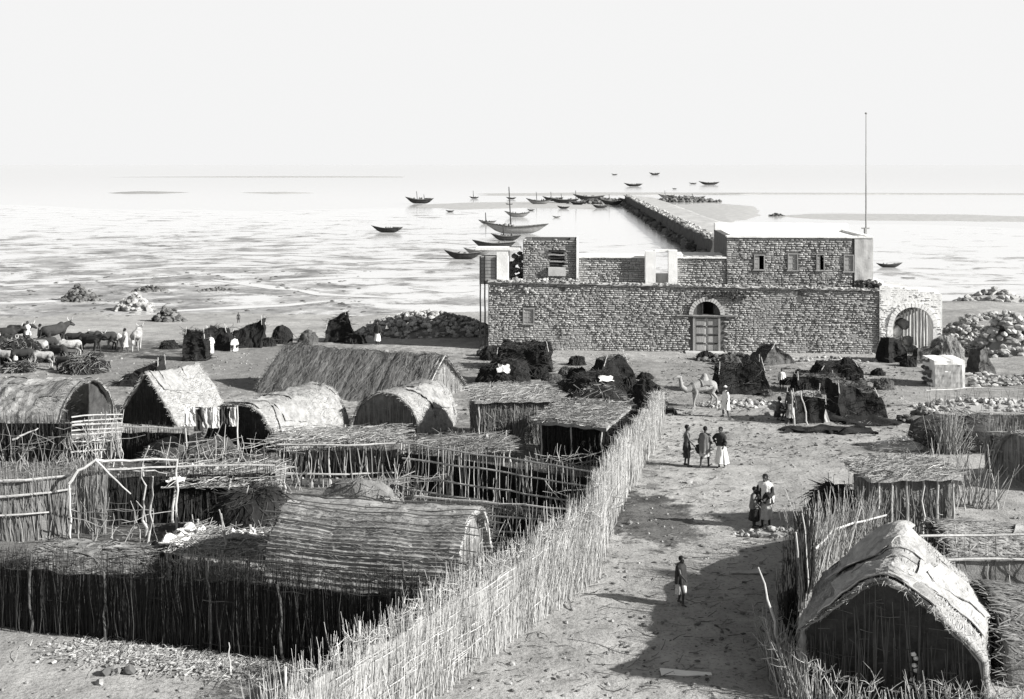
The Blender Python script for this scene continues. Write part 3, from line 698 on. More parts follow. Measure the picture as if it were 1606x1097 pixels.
def stones(mb, u0, u1, v, zb, zt, skip=None, sw=.34, sh=.145, depth=.2, out=.075, along=None):
    """courses of rough blocks; zb, zt are functions of u"""
    pos = along or (lambda u, d, z: HPt(u, v - d, z))
    z = min(zb(u0), zb(u1)); top = max(zt(u0), zt(u1))
    row = 0
    while z < top:
        h = sh * R.uniform(.8, 1.2); u = u0 + R.uniform(-.2, 0)
        while u < u1:
            w = sw * R.choice((.5, .7, .9, 1, 1.1, 1.3, 1.7)) * R.uniform(.85, 1.15); w = w * 1.6 if (row % 2 == 0 and (u < u0 + .1 or u1 - u < .9)) else w; a, b = max(u, u0), min(u + w, u1); m = (a + b) / 2
            zz = z + .04 * nz((u, z, row), .4)
            if b - a > .06 and zb(m) - .1 < zz and zz + h * .6 < zt(m) + R.uniform(-.05, .06) and not (skip and skip(m, zz + h / 2)):
                d1 = (out * R.uniform(-.2, 1.3) + .02) * (.35 if nz((u, zz, 31), .35) > .22 else 1); g = .012 + .014 * R.random()
                j = lambda s=.02: R.uniform(-s, s)
                a2, b2, c2, e2 = a + g, b - g, zz + g * .6 + .008, zz + h - g * .6 - .008
                bk = [pos(a2, -depth, c2), pos(b2, -depth, c2), pos(b2, -depth, e2), pos(a2, -depth, e2)]
                md = [pos(a2 + j(.015), d1 * .1, c2 + j(.01)), pos(b2 + j(.015), d1 * .1, c2 + j(.01)), pos(b2 + j(.015), d1 * .1, e2 + j(.01)), pos(a2 + j(.015), d1 * .1, e2 + j(.01))]
                iu, iz = (b2 - a2) * .26, (e2 - c2) * .3
                fr = [pos(a2 + iu + j(), d1 + j(.015), c2 + iz + j(.02)), pos(b2 - iu + j(), d1 + j(.015), c2 + iz + j(.02)), pos(b2 - iu + j(), d1 + j(.015), e2 - iz + j(.02)), pos(a2 + iu + j(), d1 + j(.015), e2 - iz + j(.02))]
                n = len(mb.v); mb.v += bk + md + fr
                for q in (0, 4):
                    for i in range(4): mb.f.append((n + q + i, n + q + (i + 1) % 4, n + q + 4 + (i + 1) % 4, n + q + 4 + i))
                mb.f.append((n + 8, n + 9, n + 10, n + 11))
            u += w
        z += h; row += 1
def backing(mb, u0, u1, v0, v1, z0, z1, holes):                                    # wall core with rectangular openings
    us = sorted({u0, u1} | {min(max(h[i], u0), u1) for h in holes for i in (0, 1)})
    for a, b in zip(us, us[1:]):
        m = (a + b) / 2; hs = sorted((h[2], h[3]) for h in holes if h[0] < m < h[1]); z = z0
        for p, q in hs:
            if p > z: prism(mb, a, b, v0, v1, z, p)
            z = max(z, q)
        if z < z1: prism(mb, a, b, v0, v1, z, z1)
gl = gz(0, A.y)
Zl, Zr = ZP(765, 441), ZP(1375, 454); U1 = U(1380)
ztop = lambda u: Zl + (Zr - Zl) * u / U1 + .06 * nz((u, 0, 0), .7)
zbot = lambda u: gl - .25
dr = (U(1087), U(1130), gl - .2, ZP(1110, 496)); dc, drad = (dr[0] + dr[1]) / 2, (dr[1] - dr[0]) / 2
op = (U(1103), U(1120), ZP(1110, 494), ZP(1110, 474))
wn = (U(820), U(838), ZP(829, 508), ZP(829, 484))
def arch_in(u, z, c, r, zs): return abs(u - c) < r if z < zs else math.hypot(u - c, z - zs) < r
b = MB()
backing(b, .02, U1, .2, .75, gl - .4, min(Zl, Zr) - .12, [dr, op, wn])
prism(b, .02, U1, .2, .75, min(Zl, Zr) - .118, Zl - .1, None, Zr - .1)
fw = b.build('front_wall', M['mortar'], house)
holes1 = lambda u, z: arch_in(u, z, dc, drad + .33, dr[3]) or (wn[0] - .05 < u < wn[1] + .05 and wn[2] - .05 < z < wn[3] + .12) or (nz((u, z, 0), .8) > .62 and z > Zr - 1.4)
b = MB(); stones(b, 0, U1, .2, zbot, ztop, holes1); b.build('stonework', M['stone'], fw)
b = MB()                                                                            # stones in the head of the door arch
stones(b, dc - drad, dc + drad, .3, lambda u: dr[3] + .1, lambda u: dr[3] + math.sqrt(max(0, drad ** 2 - (u - dc) ** 2)), lambda u, z: op[0] - .1 < u < op[1] + .1, .22, .15, .1, .03); b.build('tympanum', M['stone'], fw)
b = MB()
for i in range(17):                                                                 # pale voussoirs
    a0, a1 = PI * i / 17 + .015, PI * (i + 1) / 17 - .015; r0, r1 = drad, drad + R.uniform(.27, .34); v0 = .02 - R.uniform(0, .04)
    P = [HPt(dc + math.cos(a) * r, v, dr[3] + .08 + math.sin(a) * r) for v in (.2, v0) for a, r in ((a0, r0), (a1, r0), (a1, r1), (a0, r1))]
    n = len(b.v); b.v += P; b.f += [tuple(n + k for k in t) for t in ((4, 5, 6, 7), (0, 1, 5, 4), (1, 2, 6, 5), (2, 3, 7, 6), (3, 0, 4, 7))]
b.build('door_arch', M['plaster_grey'], fw)
b = MB(); prism(b, dr[0] - 1.2, dr[1] + 1.3, .02, .3, dr[3] - .02, dr[3] + .05); b.build('lintel_beam', M['wood_grey'], fw)
dw = MB()
prism(dw, dr[0], dr[0] + .14, .12, .32, gl - .1, dr[3]); prism(dw, dr[1] - .14, dr[1], .12, .32, gl - .1, dr[3])
prism(dw, dr[0] + .14, dr[1] - .14, .12, .32, dr[3] - .14, dr[3] - .025)
df = dw.build('door_frame', M['wood_grey'], house)
for s in (0, 1):
    a = dr[0] + .15 if s == 0 else dc + .01; c = dc - .01 if s == 0 else dr[1] - .15
    b = MB(); z0, z1 = gl + .02, dr[3] - .15; prism(b, a, c, .27, .33, z0, z1)
    leaf = b.build('door_leaf', M['plaster_grey'], house)
    for k in range(4):
        zz = z0 + (z1 - z0) * (k + .12) / 4; b = MB()
        prism(b, a + .13, c - .13, .225, .268, zz, zz + (z1 - z0) / 4 * .72); b.build('door_panel', M['wood_grey'], leaf)
        b = MB(); prism(b, a + .04, c - .04, .20, .224, zz + (z1 - z0) / 4 * .77, zz + (z1 - z0) / 4 * .9); b.build('iron_strap', M['wood_dark'], leaf)
b = MB(); prism(b, dr[0] - .6, dr[1] + .2, -.7, .1, gl - .3, gl + .1); b.build('door_step', M['plaster_grey'], house)
b = MB(); prism(b, op[0] - .08, op[0], .1, .3, op[2], op[3] + .08); prism(b, op[1], op[1] + .08, .1, .3, op[2], op[3] + .08); prism(b, op[0], op[1], .1, .3, op[3], op[3] + .08); b.build('window_frame', M['wood_dark'], house)
def shutter_window(u0, u1, z0, z1, v, m, open_=False, dark=False):
    b = MB(); t = .07
    prism(b, u0, u0 + t, v - .02, v + .2, z0, z1); prism(b, u1 - t, u1, v - .02, v + .2, z0, z1); prism(b, u0 + t, u1 - t, v - .02, v + .2, z1 - t, z1); prism(b, u0 - .08, u1 + .08, v - .08, v + .2, z0 - .09, z0 - .004)
    w = b.build('window', M['wood_grey'], house); c = (u0 + u1) / 2
    for s in (0, 1):
        a, e = (u0 + t + .005, c - .006) if s == 0 else (c + .006, u1 - t - .005)
        if open_ and s == 1: continue
        b = MB(); prism(b, a, e, v + .06, v + .1, z0 + .01, z1 - t - .01)
        for k in range(3): prism(b, a + .03, e - .03, v + .035, v + .058, z0 + (z1 - z0) * (.08 + .3 * k), z0 + (z1 - z0) * (.13 + .3 * k))
        b.build('shutter', M[m], w)
    return w
shutter_window(wn[0], wn[1], wn[2], wn[3], .12, 'wood_grey')
zf = Zr - .75                                                                       # terrace level
b = MB(); prism(b, .3, U(1480), .76, 12, zf - .3, zf); b.build('terrace_floor', M['plaster_grey'], house)
b = MB(); b.slab(lambda u, v: HPt(u * U1, .04 + .74 * v, ztop(u * U1) + .07 * nz((u * U1 * 1.6, v * 2, 0), 1) - .03), 160, 5, lambda u, v: V(0, 0, -.1)); b.build('wall_coping', M['plaster_grey'], fw)
b = MB(); prism(b, 0, .5, .77, 12, gl - .4, zf - .302); prism(b, .5, U(1480), 11.5, 12, gl - .4, zf - .302); b.build('rear_walls', M['mortar'], house)
b = MB()
for i in range(300):                                                                # stones lying loose along the wall top
    u = R.uniform(.1, U1 - .2); s = R.uniform(.07, .16); b.blob(HPt(u, R.choice((.06, .1, .2, .5)) , ztop(u) + R.uniform(-.06, .07)), s * 1.3, s, s * .6, .35, None)
tag(b.build('loose_top_stones', M['stone'], house), kind='stuff')
b = MB()
for i in range(46):                                                                 # near-black blobs on the wall stand in for shaded gaps near the top
    x = 1142 + R.gauss(0, 16); u = U(x); s = R.uniform(.08, .15); b.blob(HPt(u, -.02, ztop(u) - .45 - abs(R.gauss(0, .22))), s * 1.3, .09, s, .4, 0)
tag(b.build('dark_hole_blobs', M['wood_dark'], house), kind='stuff')
# upper storey
v1 = 1.5; ua, ub = U(1140, v1), U(1370, v1); zu = ZP(1250, 371, v1); zut = lambda u: zu
wins = [(U(x0, v1), U(x1, v1), ZP(x0, y1, v1), ZP(x0, y0, v1)) for x0, x1, y0, y1 in ((1183, 1200, 400, 423), (1236, 1252, 398, 424), (1281, 1294, 399, 424), (1324, 1340, 400, 426))]
b = MB(); backing(b, ua, ub, v1 + .2, v1 + .7, zf - .02, zu - .02, wins)
prism(b, ua, ua + .5, v1 + .71, 10, zf - .02, zu - .02); prism(b, ua + .51, ub - .51, 9.4, 10, zf - .02, zu - .02)
uw = b.build('upper_storey', M['mortar'], house)
b = MB(); stones(b, ua, U(1336, v1) + .1, v1 + .2, lambda u: zf - .05, zut, lambda u, z: any(w[0] - .04 < u < w[1] + .04 and w[2] - .04 < z < w[3] + .08 for w in wins)); b.build('stonework', M['stone'], uw)
b = MB(); b.slab(lambda u, v: HPt(U(1341, v1) + u * (ub - U(1341, v1)), v1 + .1 + .03 * nz((u * 3, v * 4, 0), 1), zf + v * (zu - zf)), 10, 14, lambda u, v: hv * .12)
stones(b, U(1346, v1), ub, v1 + .2, lambda u: zf - .05, zut, lambda u, z: nz((u, z, 4), .9) < .12 and z < zu - .3); b.build('plaster_patch', M['plaster_grey'], uw)
b = MB(); prism(b, ub - .5, ub, v1 + .21, 10, zf - .02, zu + .05); b.build('plastered_side_wall', M['plaster'], house)
b = MB(); prism(b, ua + .5, ub - .5, v1 + .5, 10, zu - .35, zu - .12); b.slab(lambda u, v: HPt(ua + u * (ub - ua), v1 + .05 + v * .9, zu + .03 * nz((u * 18, v, 0), 1)), 60, 3, lambda u, v: V(0, 0, -.12))
b.slab(lambda u, v: HPt(ua + u * (ub - ua), 9.3 + v * .8, zu + .55 + .04 * nz((u * 12, v, 0), 1)), 60, 3, lambda u, v: V(0, 0, -.7)); b.build('flat_roof', M['plaster'], house)
for i, w in enumerate(wins): shutter_window(*w, v1 + .12, 'wood_grey', open_=i in (0, 2))
# courtyard parapets and their white doorway
vp = 1.6; pz = ZP(960, 402, vp)
for x0, x1, ln in ((908, 1012, 2.2), (1062, 1140, 4.5)):
    a, c = U(x0, vp), U(x1, vp) - .03; b = MB(); prism(b, a, c, vp + .2, vp + .6, zf - .02, pz - .06); pw_ = b.build('parapet', M['mortar'], house)
    b = MB(); stones(b, a, c, vp + .2, lambda u: zf - .05, lambda u: pz + .05 * nz((u, 1, 0), .9)); b.build('stonework', M['stone'], pw_)
    b = MB(); b.slab(lambda u, v: HPt(a + u * (c - a), vp + .02 + v * ln, pz + .03 * nz((u * 9, v * 2, 0), 1) - .02), 30, 4, lambda u, v: V(0, 0, -.12)); b.build('parapet_top', M['plaster'], pw_)
d0, d1, d2, d3 = U(1012, vp), U(1028, vp), U(1048, vp), U(1062, vp); zt_ = ZP(1035, 393, vp)
b = MB(); prism(b, d0, d1, vp - .35, vp + .5, zf - .02, zt_ - .05); prism(b, d2, d3, vp - .35, vp + .5, zf - .02, zt_ + .03); prism(b, d1, d2, vp - .05, vp + .4, zt_ - .12, zt_ + .05)
prism(b, d0 - 1.5, d3 - .3, vp - .9, vp - .352, zf - .02, zf + .3); b.build('white_doorway', M['plaster'], house)
b = MB(); prism(b, d1 + .02, d2 - .02, vp + .15, vp + .22, zf + .1, zf + (zt_ - zf) * .48); b.build('half_door', M['wood_grey'], house)
# corner room and its ruined neighbour
vr = .9; ra, rb = U(820, vr), U(906, vr); rz = ZP(863, 377, vr); h1 = (U(862, vr), U(885, vr), ZP(870, 431, vr), ZP(870, 392, vr))
b = MB(); backing(b, ra, rb - .1, vr + .2, vr + .7, zf - .02, rz - .03, [h1]); prism(b, ra, ra + .5, vr + .71, 5, zf - .02, rz - .03); prism(b, rb - .6, rb - .1, vr + .71, 5, zf - .02, rz - .03); prism(b, ra + .51, rb - .61, 4.5, 5, zf - .02, rz - .03)
cr = b.build('corner_room', M['mortar'], house)
b = MB(); stones(b, ra, rb - .1, vr + .2, lambda u: zf - .3, lambda u: rz + .12 * nz((u, 3, 0), 1.1), lambda u, z: h1[0] - .02 < u < h1[1] + .02 and h1[2] < z < h1[3]); b.build('stonework', M['stone'], cr)
b = MB(); prism(b, rb - .1, rb, vr - .02, 5, zf - .1, rz + .05); b.build('white_quoin', M['plaster'], cr)
for k in range(5):
    b = MB(); z = h1[3] - .2 - k * .27 * (h1[3] - h1[2]) / 2.0; b.slab(lambda u, v: HPt(h1[0] - .1 + u * (h1[1] - h1[0] + .15), vr + .08 + .04 * k * (k > 1), z + .12 * v + .05 * nz((u * 2, k, 0), 1)), 6, 2, lambda u, v: hv * .04); b.build('plank', M['wood_grey' if k % 2 else 'wood_dark'], cr)
b = MB(); prism(b, h1[0] - .1, h1[1] + .1, vr - .05, vr + .3, h1[2] - .1, h1[2] + .55); b.build('pale_sill_slab', M['plaster_grey'], cr)
b = MB()
for i in range(170):
    t = R.random(); x = 772 + 68 * t; z = zf + .25 + (1 - abs(t - .55) * 1.6) * 1.1 * R.random(); u = U(x, .6); s = R.uniform(.12, .26); b.blob(HPt(u, R.uniform(.1, 1.5), z), s, s * .8, s * .6, .35)
for i in range(80):
    t = R.random(); x = 838 + 70 * t; u = U(x, .4); s = R.uniform(.08, .2); b.blob(HPt(u, R.uniform(.1, .8), ztop(u) + R.uniform(-.05, .25)), s, s * .8, s * .6, .35)
tag(b.build('fallen_stones', M['rubble'], house), kind='stuff')
b = MB()
for i in range(90):
    x = R.uniform(799, 822); s = R.uniform(.15, .3); b.blob(HPt(U(x, 3), 3 + R.uniform(-.3, .3), zf + (3.0 if x > 806 else 2.2) * R.random() ** .6), s, s, s * .7, .35)
b.build('broken_wall', M['rubble_dark'], house)  # dark rubble puts this set-back wall's shadow into its colour
p0, p1 = U(779, .8), U(797, .8); b = MB(); prism(b, p0, p1, .8, 2.2, zf - .3, ZP(788, 393, .8)); prism(b, p0 - 1.6, p1 + .9, .75, 2.5, ZP(788, 393, .8) + .004, ZP(788, 391, .8) + .09); b.build('white_pier', M['plaster'], house)
c0, c1 = U(752, .4), U(778.5, .4); cz0, cz1 = ZP(765, 446, .4), ZP(765, 403, .4)
b = MB(); prism(b, c0 + .05, c1 - .05, .45, 2.0, cz0, cz1)
for k in range(8): prism(b, c0, c1, .38, .447, cz0 + (cz1 - cz0) * k / 8, cz0 + (cz1 - cz0) * (k + .84) / 8)
cl = b.build('overhanging_closet', M['wood_grey'], house)
for k in range(3):
    b = MB(); u = c0 + (.02, (c1 - c0) * .28, (c1 - c0) * .96)[k]; prism(b, u, u + .09, .28, .376, cz0 - .05, cz1 + .05); b.build('corner_post', M['wood_dark'], cl)
for x in (753.5, 760.5): pole(house, HPt(U(x, .5), .5, gl - .3), HPt(U(x, .5), .5, cz0 + .02), .075, 'pole_dark', 'closet_stilt', .004)
# wing with the round arch
g0, g1 = U(1380), U(1478); gc, gr = U(1432.5), (U(1464) - U(1401)) / 2; gs = ZP(1432, 513); 
gt = lambda u: ZP(1380, 447) + (ZP(1477, 461) - ZP(1380, 447)) * (u - g0) / (g1 - g0) + .04 * nz((u, 8, 0), 1.2)
b = MB(); th_ = lambda u, v: hv * .8
for a, c, lo in ((g0, gc - gr, lambda u: gl - .3), (gc - gr, gc + gr, lambda u: gs + math.sqrt(max(0, gr ** 2 - (u - gc) ** 2))), (gc + gr, g1, lambda u: gl - .3)):
    b.slab(lambda u, v: HPt(a + u * (c - a), .06 + .012 * nz((u * 2, v * 3, a), 1), lo(a + u * (c - a)) + v * (gt(a + u * (c - a)) - .05 - lo(a + u * (c - a)))), 28, 8, th_)
aw = b.build('arched_gateway', M['plaster'], house)
b = MB()
for i in range(21):
    a0, a1 = PI * i / 21 + .01, PI * (i + 1) / 21 - .01; r0, r1 = gr, gr + R.uniform(.3, .38); v0 = .0 - R.uniform(0, .04)
    P = [HPt(gc + math.cos(a) * r, v, gs + math.sin(a) * r) for v in (.2, v0) for a, r in ((a0, r0), (a1, r0), (a1, r1), (a0, r1))]
    n = len(b.v); b.v += P; b.f += [tuple(n + k for k in t) for t in ((4, 5, 6, 7), (0, 1, 5, 4), (1, 2, 6, 5), (2, 3, 7, 6), (3, 0, 4, 7))]
b.slab(lambda u, v: HPt(gc - gr - .42 + .4 * u, .02 + .02 * nz((u * 3, v * 9, 0), 1), gl - .2 + v * (gs - gl + .2)), 3, 12, lambda u, v: hv * .2)
b.build('white_arch_ring', M['plaster'], aw)
b = MB(); stones(b, g0, g1, .075, lambda u: gl - .2, gt, lambda u, z: arch_in(u, z, gc, gr + .38, gs) or False, depth=.1, out=.04); tag(b.build('stonework', M['stone_pale'], aw), kind='stuff')
b = MB(); prism(b, g0, g1, .87, 3.0, ZP(1380, 447) - .5, ZP(1380, 447) - .1, None, gt(g1) - .1); prism(b, g0 - .6, g0 + .5, .9, 4.5, zf + .1, zf + 1.25); b.build('wing_roof', M['plaster'], house)
for i in range(9):
    u = gc - gr * .35 + i * gr * 1.5 / 9; pole(aw, HPt(u, 1.6, gl - .3), HPt(u + R.uniform(-.05, .05), 1.6, gs + gr * 1.02), .1, 'pole', 'gate_pale', .005)
b = MB(); prism(b, gc - gr - 1, gc + gr + 1, 2.6, 2.75, gl - .3, gs + gr + .4); b.build('gate_backing', M['wood_grey'], house)
for i in range(7):
    k = (.05, .5, .95, .2, .75, .35, .6)[i]; b = MB(); c = HPt(gc - gr * .95 + k * gr * 1.1, 1.0 + .15 * i % .5, gl + (.3, .3, .25, 1.0, .85, 1.6, 2.1)[i]); b.blob(c, .55, .4, .42, .35, None, 2); b.build('bale', M['cloth_pale' if i % 2 else 'cloth_grey'], house, smooth=True)
b = MB()
for i in range(70): b.blob(HPt(U(R.uniform(1344, 1376), 1), R.uniform(.1, 1.4), zf + R.uniform(.5, 1.3)), .2, .17, .13, .4)
b.build('loose_stones', M['rubble_dark'], house)
# flagpole behind the house
fp = W(1356.5, 352, 95); fz = gz(fp.x, fp.y)
fl = thing('flagpole', 'tall thin bare flagpole rising behind the upper storey of the stone house', 'flagpole', (fp.x, fp.y, fz))
b = MB(); b.tube([V(fp.x, fp.y, fz - .3), V(fp.x, fp.y, fz + 9)], .1, 8); b.build('lower_mast', M['wood_grey'], fl)
b = MB(); b.tube([V(fp.x + .1, fp.y, fz + 8.4), V(fp.x + .1, fp.y, W(0, 179, 95).z)], [.075, .035], 8); b.build('topmast', M['wood_grey'], fl)
b = MB(); b.blob(V(fp.x + .1, fp.y, W(0, 178, 95).z), .12, .12, .09, 0, 0, 2); b.build('truck', M['wood_grey'], fl)
b = MB(); b.tube([V(fp.x - .3, fp.y, fz + 9.0), V(fp.x + .4, fp.y, fz + 9.0)], .06, 6); b.build('crosstree', M['wood_grey'], fl)
HG = 'mat huts of the village'
# ---- the tunnel hut in the front yard, ribbed roof
c = W(595, 900, 27.2); k = .17
P0, P1 = V(-5.55, 28.3, 0), V(-1.15, 27.2, 0)
vault('mat_hut', 'long tunnel hut with closely ribbed grey thatch roof, standing just behind the dark front fence', 'hut', P0, P1, 3.3, 2.65, 'arch', .72, 'mat_rib', 'straw_mid', ('twig_mid', 'twig_pale'), stripe='along', nstraw=3600, sl=.35, sw=.005, battens=15, seed=1, sag=.08, group=HG, hstripe=54, over=.2)  # right end wall in pale twigs, its sunlit look put into colour
# ---- right foreground hut with thick mat roof
P0, P1 = V(7.75, 22.3, 0), V(9.1, 25.4, 0)
hut_ = vault('mat_hut', 'round-arched hut with a thick pale mat roof and dark front, near right corner', 'hut', P0, P1, 3.8, 2.75, 'peak', .95, 'mat_pale', 'straw_pale', ('twig_darkmix', 'twig_mid'), nstraw=3800, sl=.22, sw=.006, seed=2, sag=.12, group=HG, over=.25, th=.14, bump=.08, sheets=9, sheet_m=('mat_lit', 'mat_lit', 'mat_pale'))[0]
for i, (x, y) in enumerate(((1432, 1026), (1437, 1033), (1434, 1044), (1437, 1052), (1431, 1066), (1426, 1078))):     # pale shells hung down the dark front
    b = MB(); q = W(x, y, 22.12); b.blob(q, .06, .03, .045, .3, 0, 2); b.build('shell', M['plaster'], hut_)
# ---- second row
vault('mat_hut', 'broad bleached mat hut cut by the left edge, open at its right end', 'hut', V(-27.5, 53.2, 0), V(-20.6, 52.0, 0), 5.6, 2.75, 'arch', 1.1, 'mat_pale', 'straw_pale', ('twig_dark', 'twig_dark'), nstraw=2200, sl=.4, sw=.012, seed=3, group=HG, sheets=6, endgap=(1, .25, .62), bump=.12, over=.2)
a, c = G(228, 672), G(300, 640)
a = V(-18.6, 55.2, 0); c = V(-17.3, 59.4, 0)
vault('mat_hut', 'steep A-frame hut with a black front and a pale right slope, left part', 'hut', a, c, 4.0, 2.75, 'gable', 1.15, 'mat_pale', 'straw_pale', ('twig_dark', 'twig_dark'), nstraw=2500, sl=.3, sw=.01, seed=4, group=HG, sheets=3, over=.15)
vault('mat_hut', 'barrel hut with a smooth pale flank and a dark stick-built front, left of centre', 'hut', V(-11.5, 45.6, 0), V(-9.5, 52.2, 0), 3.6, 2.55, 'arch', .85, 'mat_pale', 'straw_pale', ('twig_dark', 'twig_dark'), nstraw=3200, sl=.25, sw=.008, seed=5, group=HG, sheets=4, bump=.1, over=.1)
a, c = G(428, 610), G(690, 622)
vault('long_hut', 'longest hut, a big ridge roof of streaky dark thatch with its lit right end coloured pale', 'hut', a + V(.6, 1.5, 0), c + V(.2, -.6, 0), 6.4, 2.6, 'gable', 1.2, 'mat_mid', 'straw_mid', ('twig_dark', 'twig_pale'), stripe='down', nstraw=7000, sl=.8, sw=.014, salign=1, seed=6, group=HG, sag=.1, bump=.09)  # pale twigs paint the sunlight on the right gable end
a, c = G(608, 702), G(690, 660)
vault('mat_hut', 'small barrel hut with a smooth pale flank, below the right end of the longest hut', 'hut', V(-5.9, 50.8, 0), V(-4.5, 55.6, 0), 3.5, 2.3, 'arch', .85, 'mat_pale', 'straw_pale', ('twig_mid', 'twig_dark'), nstraw=2600, sl=.22, sw=.008, seed=7, group=HG, sheets=3, bump=.09)
# ---- low mat mound and dark dome in the left yard
vault('mat_shelter', 'low mound of grey matting on bent hoops, behind the dark front fence at left', 'shelter', V(-12.9, 30.4, 0), V(-9.9, 29.9, 0), 2.4, .95, 'arch', 1.0, 'mat_mid', 'straw_mid', ('twig_mid', 'twig_mid'), nstraw=2500, sl=.4, sw=.014, seed=8, sheets=4, ends=(1, 1), group='low mat shelters')
c = G(385, 868); tent('dark round dome hut with a bleached pole in front, left of the ribbed hut', V(c.x - .1, 33.6, 0), 2.7, 2.7, 1.75, .2, 2.2, 'hair_cloth', 'dome_hut', 'hut', HG, 500, 'twig_dark', .05, seed=9)
# ---- flat-roofed brush hut, centre
def box_hut(label, P0, P1, dep, h, wallm, roofm, nroof, name='brush_hut', thick=.14, dens=90, front_h=1.0, rag=.08, heap_=.25, open_=False, posts=4, group='flat-roofed brush huts', back='mat_mid', core='mat_mid'):
    P0, P1 = Vector(P0), Vector(P1); d = (P1 - P0); d.z = 0; L = d.length; d.normalize(); n = V(-d.y, d.x, 0)
    z0 = min(gz(P0.x, P0.y), gz(P1.x, P1.y)); root = thing(name, label, 'hut', (P0 + P1) / 2 + n * dep / 2 + V(0, 0, z0 - ((P0 + P1) / 2).z - .05), group)
    cs = [P0, P1, P1 + n * dep, P0 + n * dep]
    for i in range(4):
        if open_ and i == 0: continue
        a, e = cs[i], cs[(i + 1) % 4]; w = (e - a); w.z = 0; l = w.length; w.normalize(); o = V(w.y, -w.x, 0)
        b = MB(); b.slab(lambda u, v: V(a.x, a.y, z0 - .2) + w * (u * l) + o * (.05 * nz((u * l, v * 3, i), 1.3)) + V(0, 0, v * (h + .15)), max(6, int(l * 3)), 6, lambda u, v: o * -.08); wl = b.build('wall', M[back], root)
        b = MB()
        for _ in range(int(l * dens)):
            q = a + w * R.uniform(0, l) + o * R.uniform(.0, .12); hh = h * R.uniform(.5, 1.12); zz = R.uniform(-.1, .4 * h)
            b.twig(V(q.x, q.y, z0 + zz), V(q.x, q.y, z0 + hh) + w * R.gauss(0, .1) + o * R.gauss(.02, .06), R.uniform(.009, .018), .03)
        for _ in range(int(l * h * 14)):
            q = a + w * R.uniform(0, l) + o * .1; q = V(q.x, q.y, z0 + R.uniform(.1, h)); b.twig(q, q + w * R.uniform(-.35, .35) + o * R.uniform(0, .1) + V(0, 0, R.uniform(-.3, .3)), .011, .08)
        b.build('wattle', M[wallm], wl)
    for i in range(posts):
        t = i / max(1, posts - 1); q = P0 + d * (L * t) - n * .12; pole(root, V(q.x, q.y, z0 - .1), V(q.x + R.gauss(0, .05), q.y, z0 + h * 1.05), .045, 'pole', 'post', .02)
    b = MB(); f = lambda u, v: V(P0.x, P0.y, z0 + h + .05) + d * (-.25 + u * (L + .5)) + n * (-.3 + v * (dep + .5)) + V(0, 0, .07 * nz((u * L, v * dep, 2), .9) + .05 * nz((u * L, v * dep, 2), 3))
    b.slab(f, int(L * 5), int(dep * 5), lambda u, v: V(0, 0, -.14)); rf = b.build('roof', M[core], root)
    b = MB()
    for _ in range(int(nroof * 1.8)):
        p = f(R.random(), R.random()) + V(0, 0, heap_ * R.random() ** 2); a = R.gauss(0, .8); l = R.uniform(.2, .9)
        q = d * math.cos(a) + n * math.sin(a); b.twig(p - q * l / 2, p + q * l / 2 + V(0, 0, R.gauss(0, .06)), R.uniform(.006, .014), .06)
    b.build('roof_brush', M[roofm], rf)
    return root
box_hut('flat-topped brush hut with speckled grey walls, behind the stick lattice fence in the middle', G(752, 699), G(870, 696), 3.0, 2.1, 'straw_mid', 'straw_pale', 900, posts=2, heap_=.1, core='mat_pale')
box_hut('brush shelter with a pale straw roof, its shade put into black walls, by the far end of the lane fence', G(850, 726), G(945, 733), 3.6, 1.75, 'twig_dark', 'straw_pale', 1500, posts=3, heap_=.22, core='mat_pale', back='hair_cloth')  # black walls painted in for the shade under the straw roof
box_hut('square hut with upright poles on its grey front and a bleached stick roof', G(1372, 846), G(1492, 842), 1.5, 1.95, 'twig_mid', 'twig_pale', 600, posts=6, heap_=.12, core='mat_pale', dens=40)
# ---- fences
fence('tall dense brush fence with its shadowed side put into dark colour, along the whole left foreground', [V(-16.5, 27.6, 0), V(-12.5, 26.5, 0), V(-8.3, 25.4, 0), V(-4.6, 24.4, 0), V(-1.45, 23.55, 0)], lambda t: 1.62 + .5 * t, 170, 'twig_dark', (), backing='hair_cloth', r=(.005, .012), thick=.16, rag=.2, tufts=12, withies=3, posts=7, post_h=1.08, rail_m='pole_dark')  # shaded side painted as near-black twigs and backing
b_ = [V(-4.2, 18.2, 0), V(-2.9, 20.6, 0), V(-1.3, 23.4, 0), V(.5, 26.7, 0), G(935, 906)]
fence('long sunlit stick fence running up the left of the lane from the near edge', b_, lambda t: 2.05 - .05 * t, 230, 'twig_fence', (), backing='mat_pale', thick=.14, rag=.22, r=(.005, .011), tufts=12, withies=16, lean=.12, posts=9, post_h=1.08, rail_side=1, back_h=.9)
for z in (): pass
fence('pale stick fence set back behind the corner post, going up the middle of the lane', [G(930, 902), G(940, 858), G(966, 800), G(985, 762)], lambda t: 2.1, 210, 'twig_fence', (), backing='mat_pale', thick=.13, r=(.007, .013), rag=.12, tufts=4, withies=6, posts=4, post_h=1.1)
fence('far stretch of the pale lane fence, shaggy with straw, ending at the open market ground', [G(982, 766), G(1004, 727), G(1024, 692), G(1034, 650)], lambda t: 1.95 - .7 * t, 210, 'twig_fence', (), r=(.008, .014), backing='mat_pale', thick=.2, rag=.14, tufts=8, withies=3)
fence('lattice fence of sticks on four long rails, upper of the two in the middle yard', [G(634, 776), G(790, 800), G(930, 826)], lambda t: 1.95 - .1 * t, 11, 'twig_pale', (.97, .7, .38, .12), backing=None, thick=.04, lean=.03, rag=.06, r=(.014, .026))
fence('dark screen of brush backing the stick lattice in the middle yard', [V(*(G(636, 768) + V(0, .5, 0))), V(*(G(930, 818) + V(0, .5, 0)))], 1.6, 90, 'twig_dark', (), backing='hair_cloth', thick=.1, rag=.08)
